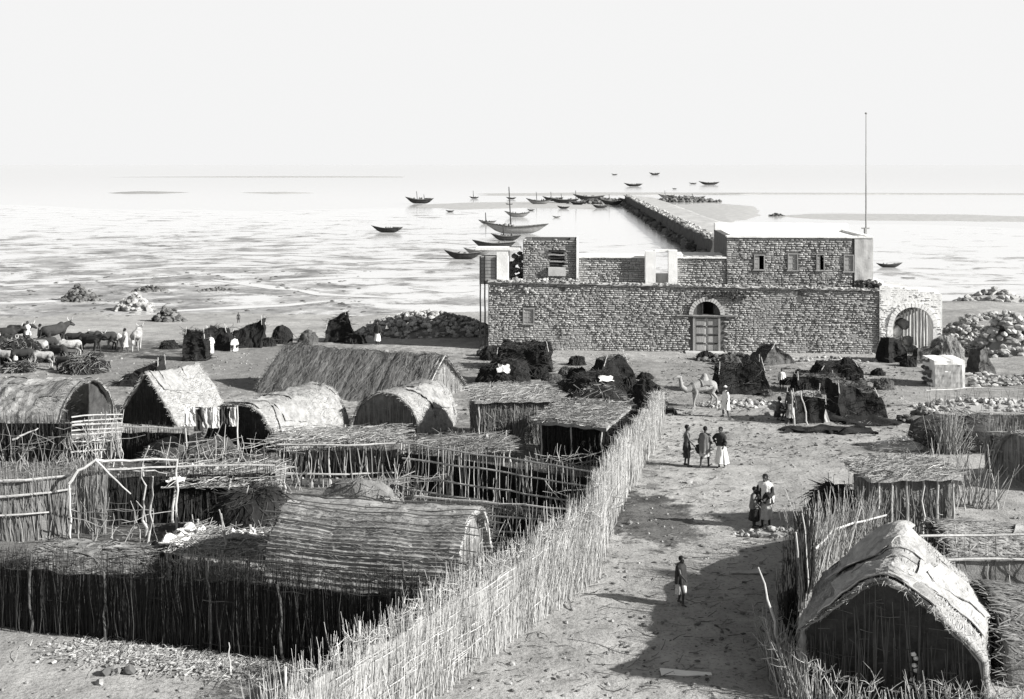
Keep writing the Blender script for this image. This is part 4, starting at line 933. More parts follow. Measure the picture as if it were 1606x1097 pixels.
fence('lower stick fence with sagging rails, nearer of the two in the middle yard', [G(652, 850), G(770, 862), G(892, 876)], lambda t: 1.5, 9, 'twig_pale', (.96, .7, .42), thick=.04, lean=.09, rag=.1, r=(.018, .03), backing=None)
fence('black brush screen right behind the sagging-railed fence', [V(*(G(655, 845) + V(0, .45, 0))), V(*(G(890, 870) + V(0, .45, 0)))], 1.15, 90, 'twig_dark', (), backing='hair_cloth', thick=.1, rag=.1)
fence('fence of crooked upright sticks with dark gaps, below the pale barrel hut left of centre', [G(436, 762), G(530, 764), G(620, 760)], 1.65, 10, 'twig_pale', (.96, .3), thick=.05, lean=.16, rag=.1, r=(.02, .035))
fence('black brush fence behind the crooked sticks below the pale barrel hut', [V(*(G(436, 756) + V(0, .6, 0))), V(*(G(620, 754) + V(0, .6, 0)))], 1.35, 80, 'twig_dark', (), backing='hair_cloth', thick=.1)
fence('pale twig fence with three slanting rails, at the left edge', [G(-60, 852), G(45, 848), G(112, 842)], lambda t: 2.15 + .15 * t, 70, 'twig_mid', ((.86, 0, 1), (.66, 0, 1), (.38, 0, .8)), backing='mat_mid', thick=.1, rag=.12, tufts=12)
fence('narrow upright screen of pale sticks under a bent branch, left yard', [G(120, 835), G(166, 836)], 2.25, 150, 'twig_mid', (), backing='mat_pale', thick=.06, lean=.03, rag=.05, withies=8, name='stick_screen', cat='screen')
fence('back-yard fence coloured dark as in shade, between the bent branch and the dome hut', [G(168, 824), G(300, 818), G(432, 816)], 1.9, 70, 'twig_dark', (.98,), backing='hair_cloth', thick=.1, rag=.08)  # shade of the back yard put into near-black brush and backing
fence('brush fence with its shadowed front coloured black, under the bleached hut at the left edge', [G(-40, 722), G(112, 724)], 1.95, 80, 'twig_dark', (), backing='hair_cloth', thick=.12, rag=.1)  # shadowed front painted with black twigs and backing
fence('short rough lattice of sticks and rags on rails, between the leftmost hut and the A-frame', [G(112, 722), G(192, 716)], 1.9, 16, 'twig_pale', (.97, .87, .78, .66, .56, .42, .2), thick=.05, lean=.08, rag=.1, r=(.02, .035))
fence('dark low fence of brush in front of the A-frame hut', [G(192, 720), G(296, 724)], 1.45, 80, 'twig_dark', (.98,), backing='hair_cloth', thick=.12, rag=.15)
# right side
fence('ragged fence of bleached leaning sticks at the near right, beside the shadowed lane', [G(1262, 925), G(1290, 885), G(1326, 866), G(1378, 848)], lambda t: 1.8 - .45 * t, 95, 'twig_pale', (.62,), thick=.22, lean=.28, rag=.35, r=(.009, .02), backing='hair_cloth_grey', back_h=.84)
fence('spiky brush fence at the bottom right corner, round the foot of the mat-roofed hut', [V(6.15, 25.2, 0), V(5.75, 23.2, 0), V(6.05, 21.6, 0), V(7.6, 21.1, 0), V(10.6, 21.0, 0), V(13, 21.2, 0)], lambda t: .95 - .25 * t, 75, 'twig_pale', (), thick=.2, lean=.3, rag=.35, r=(.01, .022), tufts=9)
fence('low fence of thin stakes with two long rails, at the right edge', [G(1440, 925), G(1540, 922), G(1720, 926)], 1.5, 7, 'twig_pale', (.98, .55), thick=.05, lean=.07, rag=.08, r=(.014, .022), backing='mat_mid', back_h=.62)
fence('thicket of tall bleached sticks leaning left, on the far right yard', [G(1468, 800), G(1520, 792), G(1570, 800)], 2.0, 32, 'twig_pale', (), thick=.35, lean=.28, rag=.3, r=(.014, .026))
fence('brush fence with its unlit side coloured dark, at the lane edge, left of the thick-roofed hut', [V(6.15, 24.4, 0), V(6.9, 26.8, 0), V(7.7, 28.8, 0), G(1266, 918)], lambda t: 1.7 + .25 * t, 90, 'twig_dark', (), backing='hair_cloth', thick=.14, lean=.06, rag=.14, r=(.008, .016), posts=3, post_h=1.25, back_h=.95)  # added to shade the lane; unlit side put into dark twigs
# ---- loose shelters, poles and rubbish in the yards
def ramada(label, P0, P1, dep, h, n, cloth=0, poles=6, lean=0.0, m='twig_pale', name='brush_shelter'):
    P0, P1 = Vector(P0), Vector(P1); d = P1 - P0; d.z = 0; L = d.length; d.normalize(); nn = V(-d.y, d.x, 0); z0 = gz(P0.x, P0.y)
    root = thing(name, label, 'shelter', (P0 + P1) / 2 + nn * dep / 2 - V(0, 0, .05), 'open shelters on poles')
    for i in range(poles):
        t = (i // 2) / max(1, poles // 2 - 1); q = P0 + d * L * t + nn * (dep * (i % 2)); zq = gz(q.x, q.y)
        pole(root, V(q.x, q.y, zq - .1), V(q.x + R.gauss(0, .12), q.y + R.gauss(0, .08), z0 + h + R.uniform(.05, .4)), .045, 'pole', 'post', .04)
    for i in range(5):
        q = P0 + nn * (dep * i / 4) - d * R.uniform(.1, .5); e = P0 + nn * (dep * i / 4) + d * (L + R.uniform(.1, .6)); pole(root, V(q.x, q.y, z0 + h + R.gauss(0, .05)), V(e.x, e.y, z0 + h + R.gauss(0, .08)), .035, 'pole', 'roof_pole', .01)
    b = MB(); b.slab(lambda u, v: V(P0.x, P0.y, z0 + h + .05) + d * (u * L) + nn * (v * dep) + V(0, 0, .06 * nz((u * L, v * dep, 7), 1.7)), int(L * 5), int(dep * 5), lambda u, v: V(0, 0, -.07)); rf = b.build('roof', M['mat_mid'], root)
    b = MB()
    for _ in range(int(n * 1.9)):
        p = V(P0.x, P0.y, z0 + h + .06) + d * R.uniform(-.1, L + .1) + nn * R.uniform(-.2, dep); a = R.gauss(0, .9); l = R.uniform(.25, 1.1); q = d * math.cos(a) + nn * math.sin(a)
        p.z += .25 * R.random() ** 2; b.twig(p - q * l / 2, p + q * l / 2 + V(0, 0, R.gauss(0, .07)), R.uniform(.007, .016), .07)
    b.build('roof_brush', M[m], rf)
    for i in range(cloth):
        p = V(P0.x, P0.y, z0 + h + .25) + d * R.uniform(0, L) + nn * R.uniform(0, dep * .8); s = R.uniform(.18, .36); o = R.uniform(0, 50); w = MB()
        w.slab(lambda u, v: p + d * ((u - .5) * 2 * s) + nn * ((v - .5) * 1.6 * s) + V(0, 0, .22 * nz((u * 2, v * 2, o), 1.4)), 7, 7, lambda u, v: V(0, 0, -.03)); w.build('rag', M[R.choice(('cloth_white', 'cloth_pale', 'mat_pale'))], root)
    return root
ramada('pole shelter heaped with sticks and rags, between the bent branch and the dome hut', G(272, 822), G(432, 818), 2.2, 1.2, 420, 4)
ramada('low rack of poles piled with pale rags, bark and sticks, behind the dark front fence', V(-9.4, 29.6, 0), V(-6.3, 28.9, 0), 1.7, .85, 420, 9, 6)
ramada('shelter with a roof of loose straw above the crooked stick fence, left of centre', G(435, 745), G(632, 742), 2.0, 1.15, 900, 0, 6)
ramada('flat rack of grey brush between the smooth small barrel hut and the brush hut', G(655, 752), G(800, 748), 2.0, .95, 700, 1, 6, m='twig_mid')
brushpile('tangled heap of brushwood behind the ribbed tunnel hut', V(*(G(565, 812))), 3.0, 1.8, 1.25, 420, 'twig_mid', 'mat_mid', 1.1)
brushpile('heap of pale sticks at the foot of the square hut in the right-hand yards', G(1420, 735), 3.6, 1.6, .5, 360, 'twig_pale', 'mat_pale', 1.0)
brushpile('shaggy pile of brushwood and thorn, left of the far right yard wall', G(1505, 705), 5.0, 2.4, 1.7, 600, 'twig_mid', 'mat_dark', 1.3)
brushpile('pale rubbish heap by the lane, just left of the thorn pile', G(1420, 706), 3.2, 1.2, .5, 200, 'twig_pale', 'plaster_grey', .6, cloth=3)
b = MB(); c = G(1487, 712)
for _ in range(260): q = c + V(R.gauss(0, .25), R.gauss(0, .15), 0); b.twig(q, q + V(R.gauss(.1, .3), R.gauss(0, .15), R.uniform(.8, 2.0)), .014, .04)
b.build('straw_bundle', M['twig_pale'], label='upright bundle of bleached straw leaning on the thorn pile at the right', cat='straw')
b = MB(); c = G(1500, 712)
tag(heap('dark stony hummock beside the open ground at the far right', G(1450, 662), 3.4, 1.6, .7, 60, .2, 'rubble_dark'), cat='stone heap')
def stick(label, p, q, r, m='pole', name='tall_pole', cat='pole', bend=.03):
    b = MB(); b.twig(p, q, r, bend, 7, .45, 7); return b.build(name, M[m], label=label, cat=cat, group='loose poles stuck in the ground')
g = lambda x, y, Y: W(x, y, Y)
stick('long bare crooked pole leaning left out of the bottom right brush fence', V(5.95, 23.0, gz(6, 23)), g(1189, 890, 24.2), .04)
stick('thin stick leaning on the near lane fence', V(*G(898, 958)), g(881, 912, 28.6), .02, 'pole_dark')
stick('crooked pole with a fork, left of the rag rack', V(*G(232, 850)), g(240, 748, 31.6), .045)
stick('pole crossing the forked one, left of the rag rack', V(*G(228, 842)), g(222, 735, 32.6), .045)
stick('heavy leaning pole sticking up behind the left yard', V(*G(206, 800)), g(234, 700, 36.2), .06)
stick('bleached pole in front of the dark dome hut', V(*G(376, 848)), g(390, 762, 33.2), .04)
stick('slender tripod pole above the rag rack', V(*G(366, 905)), g(344, 800, 28.4), .035)
stick('second leg of the tripod above the rag rack', V(*G(352, 905)), g(347, 806, 28.4), .035)
stick('stake standing before the right edge of the dark front fence', V(*G(362, 1060)), g(359, 1008, 24.0), .02, 'pole')
stick('stake by the ribbed hut at the corner of the two near fences', V(-1.25, 23.9, gz(0, 24) - .1), g(706, 880, 23.8), .06, 'pole_dark')
stick('leaning branch over the shadowed fence under the leftmost hut', g(20, 690, 45.0), g(60, 672, 45.2), .05, 'pole')
b = MB(); P = [g(108, 760, 33.4), g(122, 738, 33.5), g(150, 722, 33.7), g(190, 722, 34), g(230, 721, 34.2), g(278, 722, 34.5)]; 
PP = []
for i in range(len(P) - 1): PP += [P[i].lerp(P[i + 1], k / 3) + V(0, 0, R.gauss(0, .015)) for k in range(3)]
bb = thing('bent_branch', 'long bent branch arching over the pale stick screen on two props, left yard', 'branch', V(P[0].x, P[0].y, gz(0, P[0].y)))
pole_path(bb, PP + [P[-1]], .05, 'pole', 'bough'); pole(bb, V(P[0].x + .05, P[0].y, gz(0, 33.4) - .1), P[0] + V(0, 0, .03), .04, 'pole', 'prop'); pole(bb, V(P[-1].x, P[-1].y, gz(0, 34.5) - .1), P[-1] + V(0, 0, .04), .04, 'pole', 'prop'); pole(bb, P[2], g(205, 775, 33.4), .03, 'pole', 'side_branch')
stick('crooked crossbar pole on the dark back-yard fence', g(188, 735, 35.4), g(262, 743, 35.2), .035)
b = MB(); c = G(188, 1056)
for _ in range(12): s = R.uniform(.05, .14); b.blob(c + V(R.gauss(0, .2), R.gauss(0, .1), s * .6), s, s, s * .8, .5)
b.build('rubbish_clump', M['rubble_dark'], label='small dark clump of rubbish lying alone on the bare ground at the bottom left', cat='rubbish')
fl2 = G(1075, 1056); b = MB(); b.slab(lambda u, v: V(fl2.x - .55 + 1.1 * u, fl2.y - .16 + .3 * v * (1 - .7 * u), fl2.z + .05 + .02 * nz((u * 3, v * 3, 0), 1)), 8, 4, lambda u, v: V(0, 0, -.03)); b.build('plank', M['plaster'], label='pale flat board lying in the shadowed part of the lane, nearest the camera', cat='board', group='boards on the lane')
fl3 = G(1172, 898); b = MB(); b.slab(lambda u, v: V(fl3.x - .5 + 1.0 * u, fl3.y - .16 + .34 * v * (.3 + .7 * u), fl3.z + .05 + .02 * nz((u * 3, v * 3, 0), 1)), 8, 4, lambda u, v: V(0, 0, -.03)); b.build('plank', M['cloth_pale'], label='pale flat board lying in the lane below the cloaked pair, farther of two', cat='board', group='boards on the lane')
# dark dome by the lane and pale mats in the right yards
tent('squat black dome of brush beside the lane, half in shade, above the ragged stick fence', G(1312, 832) + V(.2, .7, 0), 2.0, 1.9, 1.35, 0, 2.0, 'hair_cloth', 'dome_hut', 'hut', HG, 500, 'twig_dark', .08, seed=11)
vault('mat_hut', 'low hut with a broad pale sagging mat roof, behind the thin-railed fence at right', 'hut', V(12.7, 32.0, 0), V(18.5, 31.6, 0), 2.4, 1.05, 'arch', 1.0, 'mat_pale', 'straw_pale', ('twig_mid', 'twig_mid'), nstraw=2500, sl=.4, sw=.013, seed=12, group=HG, sheets=5, bump=.06)
vault('mat_hut', 'grey mat hut cut off by the right edge, just behind the thick-roofed foreground hut', 'hut', V(10.9, 24.6, 0), V(15.5, 24.0, 0), 3.0, 1.75, 'arch', 1.0, 'mat_mid', 'straw_mid', ('twig_mid', 'twig_mid'), nstraw=2500, sl=.4, sw=.012, seed=13, group=HG, sheets=4, bump=.05)
vault('mat_hut', 'plain grey hut at the right edge beyond the leaning stick thicket', 'hut', V(19.6, 41.5, 0), V(25.0, 42.6, 0), 3.6, 2.0, 'arch', 1.0, 'mat_pale', 'straw_pale', ('twig_pale', 'twig_mid'), nstraw=2500, sl=.5, sw=.018, seed=14, group=HG, bump=.05)

for x, y, w, d, h, n, mm, lb in ((150, 712, 2.6, 1.4, .8, 160, 'twig_mid', 'small brush heap between the leftmost lattice and the hut'), (262, 724, 2.4, 1.3, 1.0, 200, 'twig_mid', 'dark heap of sticks at the foot of the A-frame hut'), (335, 738, 3.2, 1.5, 1.3, 320, 'twig_mid', 'tall tangle of sticks before the dark mouth of the pale barrel hut'), (412, 745, 2.2, 1.2, 1.0, 200, 'twig_pale', 'pale stick heap at the right foot of the pale barrel hut'), (500, 832, 2.4, 1.2, .8, 160, 'twig_mid', 'brush scraps beside the left end of the ribbed hut'), (620, 742, 2.0, 1.2, 1.0, 180, 'twig_pale', 'pale sticks stacked at the left end of the lattice fence'), (700, 712, 3.4, 1.6, .9, 260, 'twig_mid', 'grey brush heap between the smooth small barrel hut and the lattice'), (800, 842, 2.6, 1.0, .8, 160, 'twig_pale', 'pale broken sticks inside the sagging-railed yard'), (862, 850, 2.0, 1.0, .9, 150, 'twig_mid', 'grey sticks in the corner of the sagging-railed yard'), (545, 706, 3.0, 1.4, .9, 200, 'twig_mid', 'brush heap at the dark mouth of the small barrel hut'), (300, 860, 2.0, 1.0, .5, 120, 'twig_mid', 'brush scraps under the rack of rags'), (90, 800, 2.2, 1.2, .7, 140, 'twig_mid', 'brush heap behind the fence with three slanting rails')):
    brushpile(lb, G(x, y), w, d, h, n, mm, 'hair_cloth_grey', .8, .013)
def cloths(label, p, q, n):                             # washing on a pole
    root = thing('cloth_line', label, 'washing', V((p.x + q.x) / 2, p.y, gz(p.x, p.y)), None); pole(root, p, q, .035, 'pole', 'pole')
    for e in (p, q): pole(root, V(e.x, e.y, gz(e.x, e.y) - .1), e + V(0, 0, .1), .04, 'pole', 'post')
    for i in range(n):
        c = p.lerp(q, (i + .5) / n); w = R.uniform(.2, .4); h = R.uniform(.5, 1.0); o = R.uniform(0, 30); b = MB()
        b.slab(lambda u, v: c + V((u - .5) * w * (1 + .2 * v), -.05 + .1 * nz((u * 3, v * 2, o), 1.3), .04 - v * h), 6, 8, lambda u, v: V(0, .02, 0)); b.build('hanging_cloth', M[('cloth_white', 'cloth_dark', 'cloth_pale')[i % 3]], root)
cloths('rags hung on a pole before the dark mouth of the pale barrel hut', W(292, 640, 44.6), W(372, 640, 44.8), 6)

def tangle(label, x, y, w, n, h, m='twig_pale'):       # crooked sticks stuck in and leaning every way
    c = G(x, y); b = MB()
    for _ in range(n):
        p = c + V(R.uniform(-w, w) / 2, R.gauss(0, .35), 0); p.z = gz(p.x, p.y) - .05; L = h * R.uniform(.5, 1.2)
        b.twig(p, p + V(R.gauss(0, .35), R.gauss(0, .25), 1).normalized() * L, R.uniform(.012, .028), .06, 4, .4, 4)
    for _ in range(n // 3):
        p = c + V(R.uniform(-w, w) / 2, R.gauss(0, .35), R.uniform(.3, .8) * h); d = V(R.choice((-1, 1)), R.gauss(0, .4), R.gauss(0, .2)) * R.uniform(.4, 1.0); b.twig(p - d, p + d, R.uniform(.012, .022), .05, 4, .5, 4)
    b.build('stick_tangle', M[m], label=label, cat='sticks', group='tangles of crooked sticks')
for a in (('tangle of crooked sticks over the heap before the pale barrel hut', 340, 745, 4.0, 46, 1.7), ('leaning sticks by the left end of the crooked stick fence', 432, 768, 2.2, 26, 1.8), ('spray of sticks rising over the rack of rags', 330, 895, 4.0, 34, 1.3), ('crooked sticks between the bent branch and the forked pole', 185, 850, 2.0, 16, 1.2), ('sticks leaning over the left end of the lattice fence', 628, 788, 1.6, 24, 1.7), ('sticks jutting at the right end of the ribbed hut', 775, 905, 1.6, 26, 1.5), ('snarl of sticks where the lattice meets the lane fence', 925, 840, 1.6, 30, 2.0), ('sticks bristling before the straw-roofed brush shelter', 900, 748, 3.2, 40, 1.2), ('sticks leaning on the speckled brush hut', 770, 716, 3.4, 40, 1.2), ('pale sticks leaning against the leftmost lattice', 150, 730, 2.6, 26, 1.9), ('stick tangle on the pale roof shelter above the crooked fence', 540, 736, 4.0, 36, 1.5), ('dark sticks under the leftmost hut', 60, 735, 3.6, 36, 1.6)):
    tangle(*a, m='twig_mid' if a[1] in (60, 540, 770) else 'twig_pale')
LD = 'loads and bundles on the market ground'
# ------------------------------------------------------------------ black tents on the market ground and the beach
def C(label, x, y, w, h, **k):
    c = G(x, y); sc = pxm(c); wx = w / sc; wy = k.pop('wy', wx * .7); return cloth_tent(label, V(c.x, c.y + wy * .45, 0), wx, wy, h / sc * k.pop('hk', .92), **k)
def T(label, x, y, w, h, **k):                          # x,y = foot of the near side at mid width; w,h in photo pixels
    c = G(x, y); s = pxm(c); wx = w / s; hh = h / s; wy = k.pop('wy', wx * .75)
    return tent(label, V(c.x, c.y + wy * .42, 0), wx, wy, hh * k.pop('hk', 1.0), k.pop('yaw', 0), k.pop('e', 2.2), k.pop('m', 'hair_cloth'), **k)
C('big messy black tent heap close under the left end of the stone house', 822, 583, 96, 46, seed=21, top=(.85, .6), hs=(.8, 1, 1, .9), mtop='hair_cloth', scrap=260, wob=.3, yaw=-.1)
T('black tent mound with a white rag on it, before the messy heap by the house', 792, 604, 88, 38, seed=22, rough=.18, scrap=220, rags=[(.74, .55)])
T('low grey tent flap right of the white-ragged mound', 868, 607, 42, 20, seed=23, m='hair_cloth_grey', rough=.12, scrap=40)
C('rounded dark tent with one grey facet, middle of the open ground', 960, 602, 74, 42, seed=24, top=(.5, .5), hs=(.9, 1, 1, .9), m='hair_cloth', scrap=40, wob=.16, yaw=.4)
T('long low black tent behind the straw-topped brush heap', 938, 618, 110, 32, seed=25, rough=.16, scrap=200, rags=[(.8, .5)])
T('black tent with a steep drooping right end, at the far end of the lane fence', 1022, 642, 54, 46, seed=26, rough=.14, e=2.6, scrap=160, lean=(-.3, 0))
brushpile('large black brush heap streaked with pale straw, behind the straw-roofed shelter', V(*(G(942, 664) + V(0, 1.6, 0))), 5.0, 3.4, 1.75, 520, 'twig_mid', 'hair_cloth', 1.0, .02)
C('wide black tent with ragged slanting sides behind the camel and the white-robed man', 1166, 619, 82, 48, seed=27, top=(.82, .6), hs=(.85, 1, 1, .9), mtop='hair_cloth', scrap=160, wob=.16)
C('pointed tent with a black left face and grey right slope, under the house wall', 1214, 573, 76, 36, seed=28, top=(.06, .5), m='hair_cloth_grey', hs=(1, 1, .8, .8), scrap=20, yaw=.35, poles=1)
C('black tent at the back of the cluster of three, right of the lane end', 1318, 594, 80, 26, seed=29, top=(.7, .6), hs=(.7, 1, 1, .8), mtop='hair_cloth', scrap=60)
C('small boxy black tent at the left of the cluster of three', 1290, 618, 78, 28, seed=30, top=(.85, .7), hs=(1, .9, .9, 1), scrap=40)
C('largest and nearest black tent of the cluster of three, with a slanting top coloured lit grey', 1356, 656, 80, 62, seed=31, top=(.86, .6), hs=(1, .8, .95, 1.05), scrap=80, wob=.2, wy=3.6, hk=.78, off=(-.1, .3))
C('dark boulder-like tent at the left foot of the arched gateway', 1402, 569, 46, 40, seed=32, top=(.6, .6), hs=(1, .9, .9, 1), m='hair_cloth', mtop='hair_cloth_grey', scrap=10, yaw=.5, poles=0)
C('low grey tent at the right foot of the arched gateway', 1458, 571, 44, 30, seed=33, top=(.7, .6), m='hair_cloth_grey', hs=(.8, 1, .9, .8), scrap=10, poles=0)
T('brown mat mound between the gateway and the white block', 1492, 566, 56, 36, seed=34, m='mat_mid', rough=.14, scrap=60, scrap_m='twig_mid')
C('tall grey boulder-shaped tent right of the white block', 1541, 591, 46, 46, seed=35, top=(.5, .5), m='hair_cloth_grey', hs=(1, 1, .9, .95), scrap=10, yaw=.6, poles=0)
# beach
C('dark lean tent with its high side to the right, just behind the leftmost huts', 206, 607, 76, 42, seed=36, top=(.8, .5), hs=(.25, 1, 1, .3), mtop='hair_cloth', scrap=60, off=(.3, 0))
C('dark hump tent at the left of the beach tents, beside the figure in white', 304, 567, 40, 50, seed=37, top=(.7, .6), hs=(1, 1, .95, 1), mtop='hair_cloth', scrap=120, wob=.2)
T('round dark mat tent, left of the pair of small humps on the beach', 440, 540, 34, 29, seed=38, rough=.1, scrap=40)
T('round grey mat tent, right of the pair of small humps on the beach', 481, 541, 32, 22, seed=39, m='hair_cloth_grey', rough=.1, scrap=30)
C('tall notched black tent on the beach left of the rubble bank', 530, 538, 50, 46, seed=40, top=(.55, .5), hs=(.7, 1, 1.05, .8), mtop='hair_cloth', scrap=60, wob=.3, off=(-.2, 0))
T('low broad brush heap at the left edge of the beach behind the herd', 18, 572, 90, 34, seed=41, rough=.26, scrap=380, scrap_m='twig_mid')
T('dark brush heap with pale sticks below the herd on the beach', 128, 588, 70, 26, seed=42, rough=.26, scrap=380, scrap_m='twig_mid')
def canopy(label, pts, foot, m='hair_cloth'):           # a cloth stretched over poles, open in front; pts = four pixel corners with depths
    P = [W(*p) for p in pts]; c = sum(P, V(0, 0, 0)) / 4
    root = thing('canopy_tent', label, 'tent', V(c.x, c.y, gz(c.x, c.y)), 'dark mat tents'); o = R.uniform(0, 50)
    b = MB()
    def f(u, v):
        p = P[0].lerp(P[1], u).lerp(P[3].lerp(P[2], u), v); return p + V(0, 0, -.35 * math.sin(PI * u) * math.sin(PI * v) + .25 * nz((u * 3, v * 3, o), 1.2))
    b.slab(f, 18, 14, lambda u, v: V(0, -.03, -.06)); b.build('cover', M[m], root)
    for p in P[:2] + P[2:]:
        z = gz(p.x, p.y)
        if p.z - z > .4: pole(root, V(p.x + R.gauss(0, .1), p.y, z - .1), p + V(0, 0, .15), .05, 'pole_dark', 'tent_pole', .01)
    return root
C('black awning tent right behind the standing figure in white on the beach', 338, 551, 62, 38, seed=71, top=(.5, .4), hs=(1, .95, .9, 1), mtop='hair_cloth', name='awning_tent', off=(-.3, .4), wob=.25, scrap=40)
C('black awning tent pitched up to a peak at its right end, on the beach', 382, 546, 58, 42, seed=72, top=(.8, .4), hs=(.55, 1.12, 1, .5), mtop='hair_cloth', name='awning_tent', off=(.1, .3), wob=.25, scrap=40)
for i, (x, y, w, h, lb) in enumerate(((846, 596, 34, 20, 'dark load at the right foot of the messy tent heap, beside the grey flap'), (908, 596, 36, 20, 'shaggy dark load just left of the rounded tent with a grey facet'), (985, 616, 40, 24, 'dark load behind the large black brush heap, at its right'), (772, 566, 40, 22, 'shaggy dark load at the left of the messy tent heap'), (1000, 632, 36, 24, 'dark load between the brush heap and the steep black tent'), (1142, 606, 28, 20, 'shaggy dark load behind the camel, touching the ragged-sided tent'), (1262, 618, 30, 20, 'dark load at the left foot of the small boxy tent'), (1338, 612, 40, 22, 'dark load between the back and the nearest tent of the cluster'), (420, 544, 22, 15, 'small dark load between the peaked awning and the round mat tents'), (556, 540, 34, 16, 'dark load at the right foot of the tall notched tent'))):
    T(lb, x, y, w, h, seed=90 + i, name='bundle', cat='bundle', group=LD, rough=.2, scrap=60, m='hair_cloth', e=2.2)
# shelter with the table-like roof
st = C('small black lean-to with a pale flat top on crooked poles, beside the seated figure', 1272, 664, 50, 48, seed=51, top=(.95, .75), hs=(1, .92, .95, 1), m='hair_cloth', mtop='mat_pale', name='lean_to', cat='shelter', group='open shelters on poles', scrap=30, poles=4, wob=.12, wy=2.0)
c1 = G(1297, 661); z = c1.z
b = MB(); b.slab(lambda u, v: V(c1.x - .35 + u * .45 - .35 * v, c1.y - .25 + .25 * v + .05 * nz((u * 3, v * 4, 0), 1), z + v * 1.15), 4, 8, lambda u, v: V(0, .03, 0)); b.build('pale_flap', M['cloth_pale'], st)
for x0, x1 in ((1246, 1243), (1268, 1258)): p = G(x0, 667); pole(st, p - V(0, 0, .1), V(p.x - (x0 - x1) / pxm(p), p.y + .25, p.z + 1.7), .045, 'pole', 'post', .03)
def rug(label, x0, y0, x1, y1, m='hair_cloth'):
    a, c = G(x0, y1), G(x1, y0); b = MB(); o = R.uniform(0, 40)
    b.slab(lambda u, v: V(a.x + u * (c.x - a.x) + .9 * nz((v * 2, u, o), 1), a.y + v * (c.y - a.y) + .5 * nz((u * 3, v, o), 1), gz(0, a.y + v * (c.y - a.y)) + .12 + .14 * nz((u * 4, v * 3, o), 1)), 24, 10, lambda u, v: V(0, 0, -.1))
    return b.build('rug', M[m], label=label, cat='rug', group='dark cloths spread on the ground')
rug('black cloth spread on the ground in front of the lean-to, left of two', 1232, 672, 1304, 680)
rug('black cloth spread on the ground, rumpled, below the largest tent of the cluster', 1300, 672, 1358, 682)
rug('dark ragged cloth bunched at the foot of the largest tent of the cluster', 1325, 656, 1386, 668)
# white masonry block
c = G(1490, 608); s = pxm(c); b = MB(); zc = c.z
b.slab(lambda u, v: V(c.x - .95 + 1.9 * u + .06 * nz((u * 3, v * 3, 0), 1), c.y + .06 * nz((u * 4, v * 4, 1), 1) + .1 * v, zc - .2 + v * 1.85 + .08 * nz((u * 5, 0, 2), 1)), 16, 14, lambda u, v: V(0, 1.9, 0))
wb = thing('white_block', 'squat whitewashed masonry block with a grey front and a blazing white right side', 'masonry block', c)
b.build('masonry', M['plaster'], wb)
b = MB(); b.slab(lambda u, v: V(c.x - .93 + 1.7 * u, c.y - .05 + .05 * nz((u * 6, v * 6, 3), 1) + .1 * v, zc - .1 + v * 1.5), 12, 10, lambda u, v: V(0, .04, 0)); b.build('grey_front', M['wood_grey'], wb)  # grey sheet over the front face
b = MB()
for i in range(16): b.blob(V(c.x - 1.0 + R.gauss(0, .08), c.y + R.uniform(.1, 1.6), zc + R.uniform(0, 1.6)), .2, .18, .13, .4)
b.build('broken_edge', M['rubble_dark'], wb)
# rubble
heap('long bank of pale rubble running into the shadow at the left corner of the house', V(-7.2, 92.0, 0), 13.5, 8, 2.1, 1100, .24, name='rubble_bank', cat='rubble', zbase=.8, peak=2.2)
heap('spill of pale building stone right of the arched gateway', G(1516, 546), 6.5, 5, 2.6, 420, .25)
heap('stack of big pale boulders at the right edge', G(1582, 562), 6.5, 4.5, 3.3, 380, .3, peak=1.5)
heap('broad scatter of pale stones on the ground below the white block', G(1560, 640), 9.0, 4.5, .45, 260, .16)
heap('low ridge of stones by the water right of the gateway', V(*(Fl(1560, 474))), 9, 3, 1.4, 90, .4, zbase=.05)
heap('flat scatter of stones by the wall, right of the pointed tent', G(1300, 566), 9, 1.6, .3, 120, .16)
heap('dark jumble of stones and sticks at the foot of the double door', G(1150, 566), 5.5, 2.2, .6, 150, .2, 'rubble_dark')
heap('pale stones strewn in front of the ragged-sided black tent', G(1180, 636), 6.5, 2.4, .28, 160, .14)
heap('row of pale stones across the lane end, below the cloaked pair', G(1220, 838), 2.8, .7, .22, 60, .1)
dry_wall('stump of a broken pale wall near the right edge, beyond the spilled building stone', G(1526, 522), G(1570, 522), 2.0, 260, .2, 'rubble')
dry_wall('long low dry wall of pale stones, on the right beyond the white block', G(1520, 606), G(1720, 604), .8, 420, .18)
dry_wall('dry wall with a dark face at the far right, behind the stacked boulders', G(1590, 530), G(1720, 528), 2.2, 360, .22, 'rubble_dark')
fence('brush fence running out of the right edge beyond the thorn pile', [G(1530, 690), G(1700, 694)], 1.5, 60, 'twig_mid', (.9,), backing='mat_mid', thick=.2, lean=.15, rag=.25)
